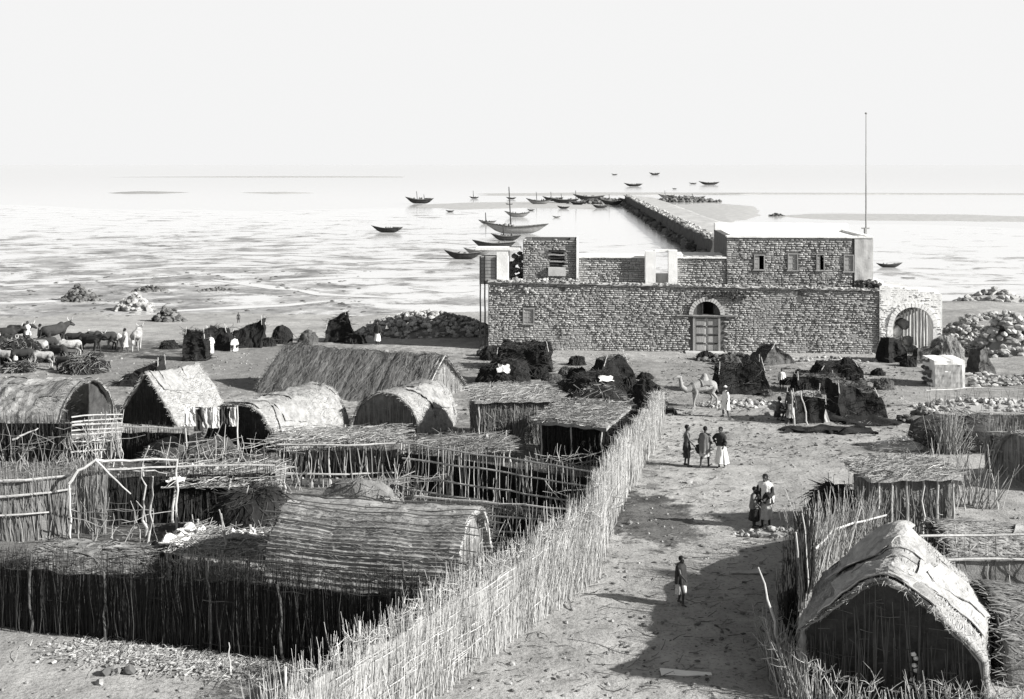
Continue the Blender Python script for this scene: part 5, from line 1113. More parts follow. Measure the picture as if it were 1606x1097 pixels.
for i, (x, y, w, h, lb) in enumerate(((888, 590, 26, 14, 'small dark load on the ground right of the messy tent heap'), (1052, 650, 22, 11, 'low dark bundle at the end of the lane fence, by the steep black tent'), (1108, 566, 30, 16, 'dark sacking bundle before the step of the double door'), (1145, 574, 36, 17, 'dark heap of sacking right of the double door'), (1240, 604, 24, 13, 'dark load behind the slight figure in the open'), (1262, 596, 30, 16, 'dark load left of the cluster of three tents'), (1390, 612, 34, 18, 'dark load at the right of the cluster of three tents'), (1380, 590, 24, 12, 'small dark bundle behind the right of the tent cluster'), (1428, 576, 26, 17, 'grey bundle between the two tents at the gateway'), (760, 560, 28, 16, 'dark bundle at the left corner of the stone house'), (905, 574, 30, 15, 'dark bundle by the foot of the house wall, left of the door'), (1012, 596, 26, 13, 'dark bundle right of the rounded tent with a grey facet'), (1205, 622, 24, 12, 'dark bundle at the right foot of the ragged-sided tent'))):
    T(lb, x, y, w, h, seed=60 + i, name='bundle', cat='bundle', group=LD, rough=.16, scrap=22, m='hair_cloth' if i % 3 else 'hair_cloth_grey', e=2.3)
# salt or stone heaps out on the flats
SH = 'stone heaps on the tidal flats'
heap('smooth conical dark heap on the flats, leftmost of the heaps', Fl(126, 472), 4.6, 3.6, 2.0, 130, .3, 'rubble_dark', 'flats_heap', group=SH, zbase=0)
heap('pale spiky heap on the flats, second from the left', Fl(211, 487), 4.3, 3.2, 2.0, 120, .35, 'rubble', 'flats_heap', group=SH, zbase=0)
heap('dark rough heap on the flats nearest the herd', Fl(264, 508), 3.6, 2.8, 1.7, 120, .3, 'rubble_dark', 'flats_heap', group=SH, zbase=.1)
heap('low flat heap on the flats, behind the pale spiky one', Fl(236, 457), 4.2, 2.5, .8, 70, .25, 'rubble_dark', 'flats_heap', group=SH, zbase=0)
heap('thin low ridge of dark stones on the flats, farthest right of the heaps', Fl(342, 456), 5.5, 2.6, .35, 60, .2, 'rubble_dark', 'flats_heap', group=SH, zbase=0)
b = MB()
for _ in range(420):
    p = Fl(R.uniform(-40, 600), R.uniform(425, 515)); s = R.uniform(.05, .28); b.blob(V(p.x, p.y, s * .2), s * 1.6, s, s * .5, .4)
b.build('flats_stones', M['rubble_dark'], kind='stuff', label='dark stones and weed strewn over the wet flats', cat='stones')
# pier
pn, pfar = Fl(1112, 408), Fl(978, 319.5)
pr = thing('stone_pier', 'long straight stone pier with a dark left side, running from the house to the boats', 'pier', pn)
d = (pfar - pn); d.z = 0; L = d.length; d.normalize(); n_ = V(d.y, -d.x, 0); ph = 3.3
b = MB(); b.slab(lambda u, v: pn + d * (u * L) + n_ * (.5 * v + .35 * nz((u * L, v * 4, 0), .5)) + V(0, 0, -.2 + v * (ph + .1) + .2 * nz((u * L, 9, v), .4)), 160, 6, lambda u, v: n_ * .8); b.build('side_wall', M['rubble_dark'], pr)  # left face in dark rubble, its shade put into the colour
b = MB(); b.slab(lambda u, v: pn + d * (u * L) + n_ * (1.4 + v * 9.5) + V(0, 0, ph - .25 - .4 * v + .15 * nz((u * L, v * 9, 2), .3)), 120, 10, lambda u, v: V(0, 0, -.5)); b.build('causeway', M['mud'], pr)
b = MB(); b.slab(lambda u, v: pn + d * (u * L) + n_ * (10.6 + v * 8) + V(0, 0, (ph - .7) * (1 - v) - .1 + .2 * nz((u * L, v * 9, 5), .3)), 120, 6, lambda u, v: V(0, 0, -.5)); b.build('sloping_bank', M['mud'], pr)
b = MB()
for _ in range(520):
    t = R.random(); s = R.uniform(.25, .6); p = pn + d * (t * L) + n_ * R.uniform(.1, 2.2); b.blob(V(p.x, p.y, ph - .05 + R.uniform(0, .35)), s, s * .8, s * .6, .4)
b2 = MB()
for _ in range(300):
    t = R.random() ** 1.3; s = R.uniform(.4, 1.1); p = pn + d * (t * L) - n_ * R.uniform(-.4, 1.6); b2.blob(V(p.x, p.y, R.uniform(0, .9)), s, s * .8, s * .7, .4)
tag(b2.build('foot_stones', M['rubble_dark'], pr), kind='stuff')
tag(b.build('edge_stones', M['rubble'], pr), kind='stuff')
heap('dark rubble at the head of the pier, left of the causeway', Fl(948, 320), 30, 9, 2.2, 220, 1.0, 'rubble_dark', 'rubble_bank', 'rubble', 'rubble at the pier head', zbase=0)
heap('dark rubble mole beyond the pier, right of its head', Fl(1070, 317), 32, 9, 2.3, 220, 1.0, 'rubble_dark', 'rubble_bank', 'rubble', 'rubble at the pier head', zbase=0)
heap('small dark hump of weed on the flats right of the pier', Fl(1218, 339), 5, 2, .8, 40, .4, 'rubble_dark', 'flats_heap', zbase=0, group=SH)

T('dark low brush heap in the middle of the herd, behind the patched cow', 48, 552, 50, 20, seed=81, rough=.26, scrap=200, scrap_m='twig_mid')
T('dark low brush heap at the right of the herd, by the dark calf', 112, 574, 46, 16, seed=82, rough=.26, scrap=200, scrap_m='twig_mid')
T('dark low brush heap at the left edge just above the leftmost hut roof', 20, 586, 60, 16, seed=83, rough=.26, scrap=200, scrap_m='twig_mid')
T('dark low heap of mats right of the dark lean tent', 262, 548, 30, 14, seed=84, rough=.2, scrap=60)

fence('tall reed fence at the right edge, between the leaning stick thicket and the brush fence', [G(1545, 742), G(1640, 748)], 1.9, 110, 'twig_pale', (.9, .5), backing='mat_mid', thick=.12, lean=.08, rag=.2)
fence('straggling row of thin stakes by the dry wall, far right', [G(1450, 640), G(1530, 634), G(1660, 640)], 1.2, 9, 'twig_mid', (.8,), thick=.08, lean=.2, rag=.3)
# ------------------------------------------------------------------ people and animals: tapered limbs fused into one surface
def capsule(mb, a, b, ra, rb, n=12):
    a, b = Vector(a), Vector(b); d = b - a; L = d.length
    if L < 1e-6: d = V(0, 0, 1); L = 1e-4
    d = d.normalized(); x = d.cross(V(0, 0, 1) if abs(d.z) < .9 else V(1, 0, 0)).normalized(); y = d.cross(x)
    rings = [(-ra * math.cos(t), ra * math.sin(t)) for t in (.35, .8, 1.2, PI / 2)] + [(L + rb * math.sin(t), rb * math.cos(t)) for t in (0, .4, .8, 1.22)]
    k = len(mb.v)
    for h, r in rings:
        for i in range(n): q = 2 * PI * i / n; mb.v.append(a + d * h + (x * math.cos(q) + y * math.sin(q)) * r)
    for j in range(len(rings) - 1):
        for i in range(n): mb.f.append((k + j * n + i, k + j * n + (i + 1) % n, k + (j + 1) * n + (i + 1) % n, k + (j + 1) * n + i))
    mb.f.append(tuple(k + i for i in reversed(range(n)))); e = k + (len(rings) - 1) * n; mb.f.append(tuple(e + i for i in range(n)))
def ellip(mb, c, rx, ry, rz, fwd=None):
    V0, F0 = ICO[2]; n = len(mb.v)
    for p in V0: mb.v.append(Vector(c) + V(p.x * rx, p.y * ry, p.z * rz))
    mb.f += [tuple(n + i for i in f) for f in F0]
def fuse(mb, voxel, m, name, parent, smooth=4, tf=None):
    me = bpy.data.meshes.new('tmp'); me.from_pydata([tuple(p) for p in mb.v], [], mb.f); me.update()
    o = bpy.data.objects.new('tmp', me); COL.objects.link(o)
    r = o.modifiers.new('r', 'REMESH'); r.mode = 'VOXEL'; r.voxel_size = voxel
    s = o.modifiers.new('s', 'SMOOTH'); s.iterations = smooth; s.factor = .5
    dg = bpy.context.evaluated_depsgraph_get(); me2 = bpy.data.meshes.new_from_object(o.evaluated_get(dg))
    bpy.data.objects.remove(o); bpy.data.meshes.remove(me)
    if tf: me2.transform(tf)
    me2.polygons.foreach_set('use_smooth', [True] * len(me2.polygons)); me2.materials.clear(); me2.materials.append(m); me2.name = name
    ob = bpy.data.objects.new(name, me2); COL.objects.link(ob); ob.parent = parent; WL[ob.name] = WL[parent.name].copy(); return ob
def put(mb, m, name, parent, tf, smooth=True):
    mb.v = [tf @ Vector(p) for p in mb.v]; me = bpy.data.meshes.new(name); me.from_pydata([tuple(p) for p in mb.v], [], mb.f); me.update()
    if smooth: me.polygons.foreach_set('use_smooth', [True] * len(me.polygons))
    me.materials.append(M[m]); ob = bpy.data.objects.new(name, me); COL.objects.link(ob); ob.parent = parent; WL[ob.name] = WL[parent.name].copy(); return ob
PG = 'people of the village'
def person(label, x, y, hpx, face=270, arms=None, legs=None, lean=(0, 0), seat=0.0, skirt=None, tunic=None, shawl=None, cap=None, head=(0, 0), bag=None, skin='skin', fine=True, loin=None, hair=True, group=PG, H=None, hand=None):
    """x,y = photo pixel of the feet; face = heading in degrees (270 looks at the camera). Local frame: +y forward, +x the right hand."""
    p = G(x, y); h = H or hpx / pxm(p); k = h / 1.7
    root = thing('person', label, 'person', p, group)
    tf = Matrix.Rotation(math.radians(face - 90), 4, 'Z') @ Matrix.Scale(k, 4) @ Matrix.Translation(V(0, 0, -seat))
    arms = arms or [((.25, -.02, 1.13), (.27, .06, .88)), ((-.25, -.02, 1.13), (-.27, .06, .88))]
    legs = legs or [((.10, .03, .49), (.11, -.01, .08)), ((-.10, .03, .49), (-.11, -.01, .08))]
    lx, ly = lean; b = MB(); ch = V(lx * .7, ly * .7, 1.27); nk = V(lx, ly, 1.45); hd = nk + V(head[0], .03 + head[1], .155)
    capsule(b, (0, 0, .93), (lx * .3, ly * .3, 1.08), .135, .12); capsule(b, (-.05, 0, .92), (.05, 0, .92), .125, .125)
    capsule(b, (lx * .3, ly * .3, 1.08), ch, .12, .15); capsule(b, ch + V(-.09, 0, .05), ch + V(.09, 0, .05), .115, .115)
    capsule(b, nk + V(-.13, 0, -.05), nk + V(.13, 0, -.05), .062, .062); capsule(b, nk + V(0, 0, -.05), hd + V(0, -.02, -.04), .058, .052)
    ellip(b, hd + V(0, 0, .03), .078, .098, .105); capsule(b, hd + V(0, .035, -.055), hd + V(0, .06, -.075), .055, .04)
    capsule(b, hd + V(0, .093, .02), hd + V(0, .108, -.015), .012, .018); capsule(b, hd + V(-.03, .083, .035), hd + V(.03, .083, .035), .018, .018)
    capsule(b, hd + V(-.022, .09, -.048), hd + V(.022, .09, -.048), .013, .013)
    for s in (-1, 1): capsule(b, hd + V(s * .08, -.01, .02), hd + V(s * .082, -.012, -.02), .016, .013)
    for s, (el, wr) in zip((1, -1), arms):
        sh = nk + V(s * .17, 0, -.06); el, wr = Vector(el) + V(lx, ly, 0), Vector(wr) + V(lx, ly, 0)
        capsule(b, sh, el, .056, .043); capsule(b, el, wr, .043, .029)
        f = (wr - el).normalized(); pm = wr + f * .075; sd = f.cross(V(0, 1, .2)).normalized(); cu = sd.cross(f).normalized()
        capsule(b, wr, pm, .03, .036)
        for i, l in enumerate((.072, .082, .076, .06)):
            q = pm + sd * (i - 1.5) * .021; e1 = q + f * l * .55 + cu * .004; capsule(b, q, e1, .0105, .0095, 8); capsule(b, e1, e1 + f * l * .45 + cu * .02, .0095, .008, 8)
        tq = wr + f * .03 - sd * .03; capsule(b, tq, tq + f * .045 - sd * .03 + cu * .012, .013, .010, 8)
    for s, (kn, an) in zip((1, -1), legs):
        kn, an = Vector(kn), Vector(an); capsule(b, (s * .085, 0, .9), kn, .098, .062); capsule(b, kn, kn.lerp(an, .35) + V(0, -.015, 0), .06, .056); capsule(b, kn.lerp(an, .35) + V(0, -.015, 0), an, .055, .036)
        fz = an.z - .045; capsule(b, V(an.x, an.y - .03, fz), V(an.x + s * .03, an.y + .15, fz - .005), .04, .03)
    fuse(b, .0085 if fine else .014, M[skin], 'body', root, 3, tf)
    if hair:
        b = MB(); V0, F0 = ICO[3]; b.v = [hd + V(p.x * .094, p.y * .112 - .014, .045 + p.z * .105 + .012 * nz(p, 4)) for p in V0 if True]; b.f = [f for f in F0 if sum(V0[i].z * .6 - V0[i].y * .7 for i in f) / 3 > -.18]; put(b, 'hair', 'hair', root, tf)
    fl = lambda u, v, o, a: a * v * (math.sin(u * 2 * PI * 7 + o) * .5 + nz((math.cos(u * 6.283) * 2, math.sin(u * 6.283) * 2, v * 1.5), 1.6, o))
    def cloth(name, m, z0, z1, r0, r1, folds, u0=0.0, u1=1.0, mid=None, sway=(0, 0), tilt=0.0):
        b = MB(); o = R.uniform(0, 20)
        def f(u, v):
            a = 2 * PI * (u0 + (u1 - u0) * u); z = z0 + (z1 - z0) * v + tilt * math.cos(a) * v
            if mid and v < mid[0]: t = v / mid[0]; rx, ry = (r0[i] + (mid[1][i] - r0[i]) * math.sin(t * PI / 2) for i in (0, 1))
            elif mid: t = (v - mid[0]) / (1 - mid[0]); rx, ry = (mid[1][i] + (r1[i] - mid[1][i]) * t for i in (0, 1))
            else: rx, ry = (r0[i] + (r1[i] - r0[i]) * v ** .8 for i in (0, 1))
            w = max(0, min(1, (z - .95) / .5)); q = fl(u, v, o, folds)
            return V(lx * w + sway[0] * v + (rx + q) * math.cos(a), ly * w + sway[1] * v + (ry + q) * math.sin(a), z + .04 * nz((u * 6, v, o), 1) * v)
        b.slab(f, 72, 16, lambda u, v: V(-math.cos(2 * PI * (u0 + (u1 - u0) * u)), -math.sin(2 * PI * (u0 + (u1 - u0) * u)), 0) * .012); put(b, m, name, root, tf)
    if skirt: cloth('wrap_skirt', skirt[0], 1.0, skirt[1], (.15, .14), (skirt[2], skirt[2] * .95), skirt[3] if len(skirt) > 3 else .03)
    if loin: cloth('loincloth', loin, .98, .66, (.15, .14), (.2, .18), .02)
    if tunic: cloth('tunic', tunic[0], 1.47, tunic[1], (.06, .06), (tunic[2], tunic[2] * .9), .03, mid=(.16, (.235, .15)))
    if tunic:
        b = MB()
        for s, (el, wr) in zip((1, -1), arms):
            sh = nk + V(s * .16, 0, -.06); el, wr = Vector(el) + V(lx, ly, 0), Vector(wr) + V(lx, ly, 0); b.tube([sh, sh.lerp(el, .5), el, el.lerp(wr, .6)], [.075, .08, .07, .085], 14, False)
        put(b, tunic[0], 'sleeves', root, tf)
    if shawl: cloth('shawl', shawl[0], 1.5, shawl[1], (.08, .08), (.27, .2), .03, *(shawl[2] if len(shawl) > 2 else (0, 1)), mid=(.2, (.25, .17)), tilt=.08)
    if cap:
        b = MB(); V0, F0 = ICO[2]; b.v = [hd + V(p.x * .098, p.y * .116 - .012, .052 + p.z * .10 + .01 * nz(p, 5)) for p in V0]; b.f = [f for f in F0 if sum(V0[i].z for i in f) / 3 > -.12]; put(b, cap, 'head_cloth', root, tf)
    if bag:
        b = MB(); V0, F0 = ICO[3]; b.v = [Vector(bag[1]) + V(p.x * .17, p.y * .15, p.z * .2 - .06 * p.z * p.z) * (1 + .2 * nz(p, 2)) for p in V0]; b.f = list(F0); put(b, bag[0], 'bundle', root, tf)
    return root
LS = lambda st: [((.10, st * .9 + .04, .49), (.10, st, .08)), ((-.10, -st * .5 + .04, .5), (-.10, -st * 1.1, .09))]   # a stride
person('man in a white robe and white cap standing near the camel, seen from the side', 1138, 654, 48, 200, tunic=('cloth_white', .42, .26), cap='cloth_white', legs=LS(.1))
person('slim figure in a dark wrap with bare arms, left of the group of three', 1077, 731, 63, 350, loin='cloth_dark', skirt=('cloth_dark', .35, .15, .012), arms=[((.24, .1, 1.16), (.25, .3, .95)), ((-.26, -.06, 1.15), (-.3, -.05, .9))], legs=LS(.07))
person('figure in a grey tunic with a dark bundle at the hip, middle of the three', 1105, 733, 62, 60, tunic=('cloth_grey', .62, .24), skirt=('cloth_pale', .5, .24), legs=LS(.2), lean=(0, .06), bag=('cloth_dark', (-.3, .12, .78)), arms=[((.32, -.05, 1.18), (.22, .05, .98)), ((-.28, .05, 1.14), (-.3, .15, .88))])
person('person in a full pale wrap with one hand on the hip, right of the three', 1132, 734, 63, 235, skirt=('cloth_white', .22, .3, .05), tunic=('cloth_dark', .95, .2), arms=[((.36, -.04, 1.2), (.2, .06, 1.02)), ((-.25, .06, 1.14), (-.22, .22, .98))], legs=LS(.05), lean=(.03, .03))
person('tall person in a white shawl over a dark wrap with a child close by', 1201, 827, 82, 235, skirt=('cloth_pale', .3, .24, .04), tunic=('cloth_dark', .82, .27), shawl=('cloth_white', .92, (.02, .6)), arms=[((.26, .1, 1.16), (.12, .3, 1.05)), ((-.27, .08, 1.15), (-.1, .3, 1.0))], head=(0, .03), legs=LS(.05))
person('child in a dark wrap leaning against the tall person in a white shawl', 1183, 827, 62, 330, skirt=('cloth_dark', .3, .24, .03), tunic=('cloth_grey', .85, .24), arms=[((.25, .08, 1.15), (.2, .25, 1.0)), ((-.26, 0, 1.14), (-.28, .08, .9))])
person('lone boy in a dark wrap with a pale skirt, nearest person to the camera', 1068, 948, 74, 320, skirt=('cloth_pale', .42, .22, .03), shawl=('cloth_dark', .72, (0, 1)), arms=[((.24, .12, 1.16), (.3, .34, 1.05)), ((-.26, -.1, 1.16), (-.28, -.2, .93))], legs=LS(.14))
SEAT = [((.16, .34, .93), (.12, .2, .53)), ((-.18, .3, .9), (-.14, .12, .53))]
person('dark bare-backed person sitting on the ground beside the black lean-to', 1219, 660, 0, 20, seat=.46, H=1.65, legs=SEAT, loin='cloth_dark', lean=(0, .12), arms=[((.24, .2, 1.1), (.2, .42, 1.0)), ((-.24, .2, 1.1), (-.2, .42, 1.0))])
person('dark standing person with pale striped leg wraps at the left post of the lean-to', 1240, 664, 52, 250, skirt=('cloth_pale', .3, .2, .04), legs=LS(.05), lean=(0, .05))
person('slight person with a white top standing in the open behind the lean-to', 1226, 611, 32, 260, tunic=('cloth_white', .85, .23), skirt=('cloth_dark', .55, .2), fine=False)
person('person wrapped in white standing in front of the beach awning tent', 330, 558, 33, 280, tunic=('cloth_white', .2, .27), shawl=('cloth_white', .8, (0, 1)), fine=False)
person('person in white sitting low between the two beach awnings', 367, 551, 0, 300, seat=.46, H=1.6, legs=SEAT, tunic=('cloth_white', .5, .32), lean=(0, .1), fine=False)
person('small dark distant person standing beyond the peaked beach awning', 374, 508, 17, 270, loin='cloth_dark', fine=False, legs=LS(.1))
person('person in a dark top and pale skirt standing by the rubble bank on the beach', 592, 541, 36, 250, tunic=('cloth_dark', .85, .22), skirt=('cloth_white', .3, .24), fine=False)
person('herder in pale wraps walking between the animals, left of the rear-view cow', 196, 553, 37, 200, shawl=('cloth_pale', .7, (0, 1)), skirt=('cloth_pale', .4, .24), legs=LS(.18), fine=False)
person('herder with a white shoulder cloth, leftmost of the people in the herd', 43, 541, 36, 250, shawl=('cloth_white', .8, (0, 1)), skirt=('cloth_dark', .4, .22), fine=False)
person('dark herder in a grey wrap, standing right of the one with the white shoulder cloth', 63, 545, 36, 200, skirt=('cloth_grey', .4, .22), shawl=('cloth_grey', .9, (0, 1)), fine=False)
person('child in white at the front of the herd, above the leftmost hut', 24, 577, 22, 260, tunic=('cloth_white', .3, .26), fine=False)
AG = 'animals of the herd'
def beast(name, label, cat, x, y, hpx, face, kind='cow', m='hide_dark', group=AG, head_down=0.0, legm=None):
    p = G(x, y); hh = hpx / pxm(p); root = thing(name, label, cat, p, group); b = MB(); horn = None
    if kind == 'camel':
        k = hh / 2.05
        capsule(b, (.5, 0, 1.22), (-.05, 0, 1.3), .33, .38); capsule(b, (-.05, 0, 1.3), (-.62, 0, 1.26), .38, .28); capsule(b, (-.1, 0, 1.5), (-.12, 0, 1.82), .34, .17)
        capsule(b, (.7, 0, 1.2), (1.05, 0, 1.08), .23, .16); capsule(b, (1.05, 0, 1.08), (1.33, 0, 1.3), .16, .125); capsule(b, (1.33, 0, 1.3), (1.42, 0, 1.78), .125, .1)
        capsule(b, (1.42, 0, 1.86), (1.62, 0, 1.86), .115, .09); capsule(b, (1.62, 0, 1.86), (1.82, 0, 1.79), .085, .065)
        for s in (-1, 1):
            capsule(b, (1.38, s * .08, 1.95), (1.34, s * .12, 2.03), .03, .018); st = .12 * s
            for q in (((.52, s * .17, 1.08), (.48, s * .17, .92), .15, .1), ((.48, s * .17, .92), (.54 + st * .5, s * .16, .52), .095, .062), ((.54 + st * .5, s * .16, .52), (.54 + st, s * .16, .1), .06, .045), ((.54 + st, s * .16, .06), (.62 + st, s * .16, .05), .065, .055),
                      ((-.62, s * .16, 1.15), (-.5, s * .18, .9), .2, .13), ((-.5, s * .18, .9), (-.76 - st * .4, s * .17, .55), .12, .065), ((-.76 - st * .4, s * .17, .55), (-.70 - st, s * .17, .1), .06, .045), ((-.70 - st, s * .17, .06), (-.62 - st, s * .17, .05), .065, .055)): capsule(b, *q)
        capsule(b, (-.88, 0, 1.3), (-.98, 0, .85), .035, .025)
    else:
        k = hh / 1.3; hz = 1.2 - head_down
        capsule(b, (.45, 0, .98), (-.1, 0, .92), .26, .31); capsule(b, (-.1, 0, .92), (-.6, 0, .98), .3, .25); capsule(b, (.4, 0, 1.2), (.25, 0, 1.08), .14, .18)
        capsule(b, (.55, 0, 1.05), (.92, 0, hz), .2, .12); capsule(b, (.92, 0, hz), (1.2, 0, hz - .14), .115, .07)
        for s in (-1, 1):
            capsule(b, (.92, s * .1, hz + .04), (.9, s * .24, hz + .04), .04, .02); st = .08 * s
            for q in (((.45, s * .14, .85), (.45, s * .14, .7), .13, .08), ((.45, s * .14, .7), (.47 + st, s * .13, .38), .075, .05), ((.47 + st, s * .13, .38), (.46 + st * 1.6, s * .13, .05), .048, .045),
                      ((-.6, s * .14, .9), (-.5, s * .15, .7), .19, .11), ((-.5, s * .15, .7), (-.72 - st, s * .14, .42), .1, .052), ((-.72 - st, s * .14, .42), (-.68 - st * 1.4, s * .14, .05), .05, .045)): capsule(b, *q)
        capsule(b, (-.84, 0, 1.05), (-.9, 0, .45), .03, .03)
        horn = MB()
        for s in (-1, 1): horn.tube([V(.93, s * .07, hz + .1), V(.93, s * .2, hz + .2), V(.98, s * .22, hz + .38)], [.03, .024, .006], 8)
    tf = Matrix.Rotation(math.radians(face), 4, 'Z') @ Matrix.Scale(k, 4)
    fuse(b, .022, M[m], 'body', root, 4, tf)
    if horn and kind == 'cow': put(horn, 'pole', 'horns', root, tf)
    if kind == 'camel':
        b = MB(); b.slab(lambda u, v: V(-.42 + .62 * v, math.sin((u - .5) * 2.6) * .44, 1.28 + .42 * math.cos((u - .5) * 2.6) - .1 * abs(v - .5)), 14, 6, lambda u, v: V(0, 0, -.03)); put(b, 'cloth_grey', 'saddle_pad', root, tf)
    return root
beast('camel', 'pale camel with a lowered curved neck standing side-on in the market ground, facing left', 'camel', 1102, 640, 56, 197, 'camel', 'camel', None)
beast('cow', 'black cow standing side-on alone, in front of the beach herders', 'cow', 143, 556, 34, 340)
beast('cow', 'black cow with a pale muzzle facing left, just behind the herder in pale wraps', 'cow', 162, 549, 30, 195, m='hide_dark')
beast('cow', 'cow seen from behind with a black back and pale legs, rightmost of the herd', 'cow', 215, 549, 34, 100, m='hide_patch')
beast('cow', 'pale grazing cow with its head lowered, between the black cow and the pale-wrapped herder', 'cow', 180, 547, 24, 335, m='hide_pale', head_down=.7)
beast('cow', 'dark cow at the left edge of the herd, nearest the frame', 'cow', 8, 546, 34, 10)
beast('cow', 'black-and-white cow in the thick of the herd, below the two standing herders', 'cow', 52, 565, 34, 185, m='hide_patch')
beast('cow', 'black cow turned away, behind the herder in the grey wrap', 'cow', 86, 545, 38, 60)
beast('cow', 'small patched cow low at the front of the herd, left of the child in white', 'cow', 5, 574, 26, 170, m='hide_patch', head_down=.5)
beast('cow', 'dark cow grazing at the right end of the dense herd', 'cow', 92, 570, 30, 330, head_down=.8)
beast('cow', 'dark cow standing behind the herder with the white shoulder cloth', 'cow', 30, 540, 32, 350)
for x, y, h, f, mm, hd, lb in ((18, 556, 32, 170, 'hide_dark', .2, 'dark cow behind the black-and-white cow, facing left'), (70, 558, 30, 20, 'hide_dark', .7, 'dark cow grazing below the herder in the grey wrap'), (108, 560, 28, 200, 'hide_patch', .6, 'patched cow grazing between the dense herd and the lone black cow'), (118, 548, 27, 350, 'hide_dark', .1, 'dark cow standing between the dense herd and the lone black cow, farther back'),
        (36, 574, 28, 8, 'hide_dark', .6, 'dark cow low in front of the herd, right of the child in white'), (66, 576, 26, 188, 'hide_patch', .8, 'patched cow nearest the leftmost hut roof, grazing'), (100, 582, 24, 340, 'hide_dark', .8, 'dark calf grazing above the brush heap with pale sticks'), (150, 574, 22, 170, 'hide_dark', .8, 'dark calf at the right of the brush heap with pale sticks'), (-6, 560, 32, 350, 'hide_dark', .3, 'dark cow half cut off by the left edge')):
    beast('cow', lb, 'cow', x, y, h, f, 'cow', mm, head_down=hd)
# ------------------------------------------------------------------ boats
BG = 'boats about the pier'
def boat(label, x, y, wpx, face, m='wood_dark', mast=0.0, yard=False, z=0.0, beam=.27, hgt=.2, name='dhow', cat='boat', group=BG, cabin=False, heel=0.0, nmast=1, thw=4):
    p = Fl(x, y, z); L = wpx / (F / p.y) / max(.35, abs(math.cos(math.radians(face)))); root = thing(name, label, cat, p, group)
    tf = Matrix.Rotation(math.radians(face), 4, 'Z') @ Matrix.Rotation(heel, 4, 'X'); B = L * beam / 2; h = L * hgt
    def sec(s):
        b = B * max(0, 1 - abs(s) ** 2.6) ** .65 + .02; sheer = h * (.8 + .28 * s * s + .22 * max(0, s) ** 2); keel = h * .04 + h * .35 * abs(s) ** 6; sx = s * L / 2 * (1 + .0 * s); return b, sheer, keel, sx
    def hull(u, v, ins=0.0):
        s = -1 + 2 * u; b, sh, ke, sx = sec(s); a = (v - .5) * PI; zz = sh - (sh - ke) * math.cos(a) ** .7
        rk = (zz / h - .8) * L * .22 * s * abs(s)
        return V(sx * .94 + rk, (b - ins) * math.copysign(abs(math.sin(a)) ** .65, a), zz + ins * .8)
    b = MB(); b.slab(lambda u, v: hull(u, v), 30, 14, lambda u, v: hull(u, v, B * .1) - hull(u, v)); put(b, m, 'hull', root, tf)
    for s in (0, 1):
        b = MB(); b.tube([hull(u / 20, s) + V(0, 0, h * .03) for u in range(21)], max(.03, L * .008), 5); put(b, 'wood_hull' if m == 'wood_dark' else 'wood_dark', 'gunwale', root, tf)
    for i in range(thw):
        u = .22 + .56 * i / max(1, thw - 1); bb, sh, ke, sx = sec(-1 + 2 * u); b = MB(); b.box(V(sx * .94, 0, sh * .78), L * .025, bb * 1.8, L * .006); put(b, 'wood_hull', 'thwart', root, tf, False)
    for i in range(int(thw * 1.5)):                     # gear piled along the deck
        u = R.uniform(-.34, .34) * L; b = MB(); b.blob(V(u, R.uniform(-.3, .3) * B, h * .82), L * R.uniform(.02, .05), B * .3, h * R.uniform(.2, .5), .3, 0, 1); put(b, R.choice(('wood_dark', 'wood_hull', 'cloth_grey')), 'deck_gear', root, tf)
    if cabin:
        b = MB(); b.box(V(-L * .3, 0, h * .55), L * .22, B * 1.3, h * .55, 0, .02); put(b, 'wood_dark', 'poop_deck', root, tf, False)
    for q in range(nmast if mast else 0):
        xm = L * (.1 - .28 * q); b = MB(); b.tube([V(xm, 0, h * .1), V(xm + L * .04, 0, L * mast * (1 - .25 * q))], [max(.16, L * .008), max(.1, L * .004)], 6); put(b, 'wood_dark', 'mast', root, tf)
        if yard: b = MB(); b.tube([V(xm - L * .3, .1, h * 1.3), V(xm + L * .3, .1, h * 1.3 + L * .12)], [.08, .14], 6); put(b, 'wood_dark', 'yard', root, tf)
    return root
boat('black dhow with two thin masts lying farthest out at the left of the anchorage', 659, 320, 41, 175, mast=.48, nmast=2, cabin=True)
boat('black dhow aground nearest the open flats, left of all the boats, bow to the left', 608, 365, 46, 168, cabin=True, heel=.12, hgt=.17)
boat('long black boat nearest the left end of the house, low on the sand', 727, 407, 54, 172, mast=0, heel=.08)
boat('black boat with a pale interior, half hidden by the wooden closet of the house', 776, 393, 62, 178, m='wood_dark', heel=.2)
boat('large grey dhow hull with a tall raked mast, in front of the corner room', 811, 367, 92, 183, m='wood_hull', mast=.8, hgt=.15)
boat('grey boat just behind the large grey dhow hull', 812, 341, 36, 178, m='wood_hull', mast=.0)
boat('small black boat under a thin mast, between the leftmost dhow and the moored row', 744, 312, 14, 180, mast=.9)
boat('small black boat close to the reef line, upper of two', 802, 313, 15, 180, name='rowing_boat')
boat('tiny black boat just below the small one by the reef line', 799, 322, 11, 178, name='rowing_boat')
boat('low grey boat with a mast at the left end of the moored row', 846, 321, 36, 176, m='wood_hull', mast=.55)
boat('long dark boat in the middle of the moored row', 886, 319, 44, 180, mast=.35, hgt=.15)
boat('long dark boat against the pier head rubble', 925, 315, 46, 183, hgt=.17)
boat('small dark boat drawn up below the moored row', 884, 328, 18, 160, name='rowing_boat')
boat('tiny dark skiff on the sand below the row', 833, 331, 11, 178, name='rowing_boat')
boat('dark skiff lying alone on the pale sand, right of the leftmost two boats', 706, 333, 13, 175, name='rowing_boat')
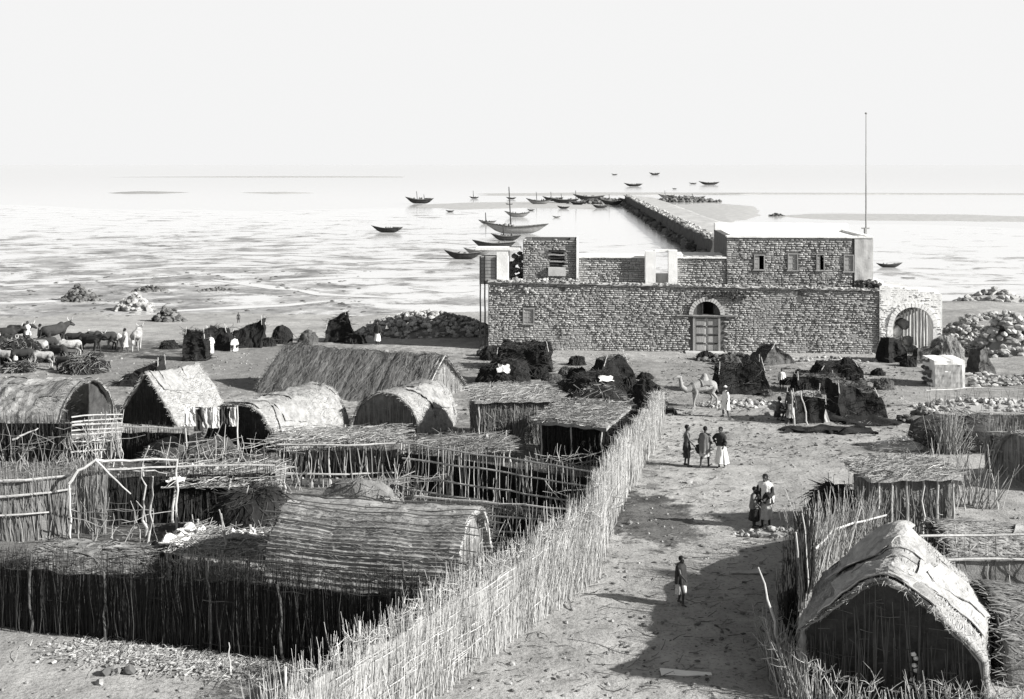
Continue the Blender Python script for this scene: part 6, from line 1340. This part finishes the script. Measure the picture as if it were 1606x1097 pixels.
boat('grey skiff on the sand under the grey boat, beside the pale pool', 873, 342, 12, 178, m='wood_hull', name='rowing_boat')
boat('dark boat moored right of the pier head', 1068, 314, 40, 180, hgt=.15)
boat('dark small boat beached right of the causeway, bow up', 1028, 320, 12, 150, name='rowing_boat')
boat('grey dhow out beyond the sandbar, straight above the pier head', 994, 293, 27, 178, m='wood_dark', hgt=.16, cabin=True)
boat('dark dhow on the horizon, right of two small ones', 1027, 275, 16, 180, hgt=.2, cabin=True)
boat('small dark boat on the horizon, left of two', 964, 275, 9, 180, hgt=.2)
boat('long low dark boat out to the right beyond the sandbar', 1113, 290.5, 30, 181, hgt=.15)
boat('short dark boat beyond the sandbar at the left of the long low one', 1087, 289, 12, 180, hgt=.15)
boat('tiny dark boat between the grey dhow and the long low boat', 1058, 297, 7, 180)
boat('dark boat with an upturned pale stern behind the arched wing of the house', 1394, 420, 36, 352, heel=-.05, hgt=.17)
boat('thin dark skiff lying right of the boat behind the arched wing', 1425, 437, 20, 170, hgt=.06, name='rowing_boat')
boat('dark boat end-on among the moored row, between the two long ones', 906, 322, 22, 150, mast=.9)
boat('dark beamy boat against the tip of the pier', 960, 322, 34, 176, mast=.5, hgt=.22)
boat('dark boat at the right end of the moored row, before the pier rubble', 942, 327, 24, 190, mast=0)
boat('grey boat drawn up on the pale sand left of the large grey dhow', 765, 352, 26, 172, m='wood_hull', mast=.7)
for x, y, w, f, mm, ms, lb in ((868, 316, 30, 178, 'wood_dark', .5, 'dark boat moored behind the low grey boat, left part of the moored row'), (985, 317, 26, 180, 'wood_dark', .4, 'dark boat on the pier tip rubble, right end of the row'), (1090, 315, 32, 184, 'wood_dark', .35, 'dark boat at the right end of the mole beyond the pier'), (1046, 311, 24, 178, 'wood_hull', .5, 'grey boat behind the mole beyond the pier'), (750, 400, 40, 170, 'wood_hull', 0, 'grey boat drawn up between the two black boats left of the house'), (795, 378, 44, 180, 'wood_dark', .6, 'black boat under the large grey dhow hull, its masts bare')):
    boat(lb, x, y, w, f, m=mm, mast=ms)
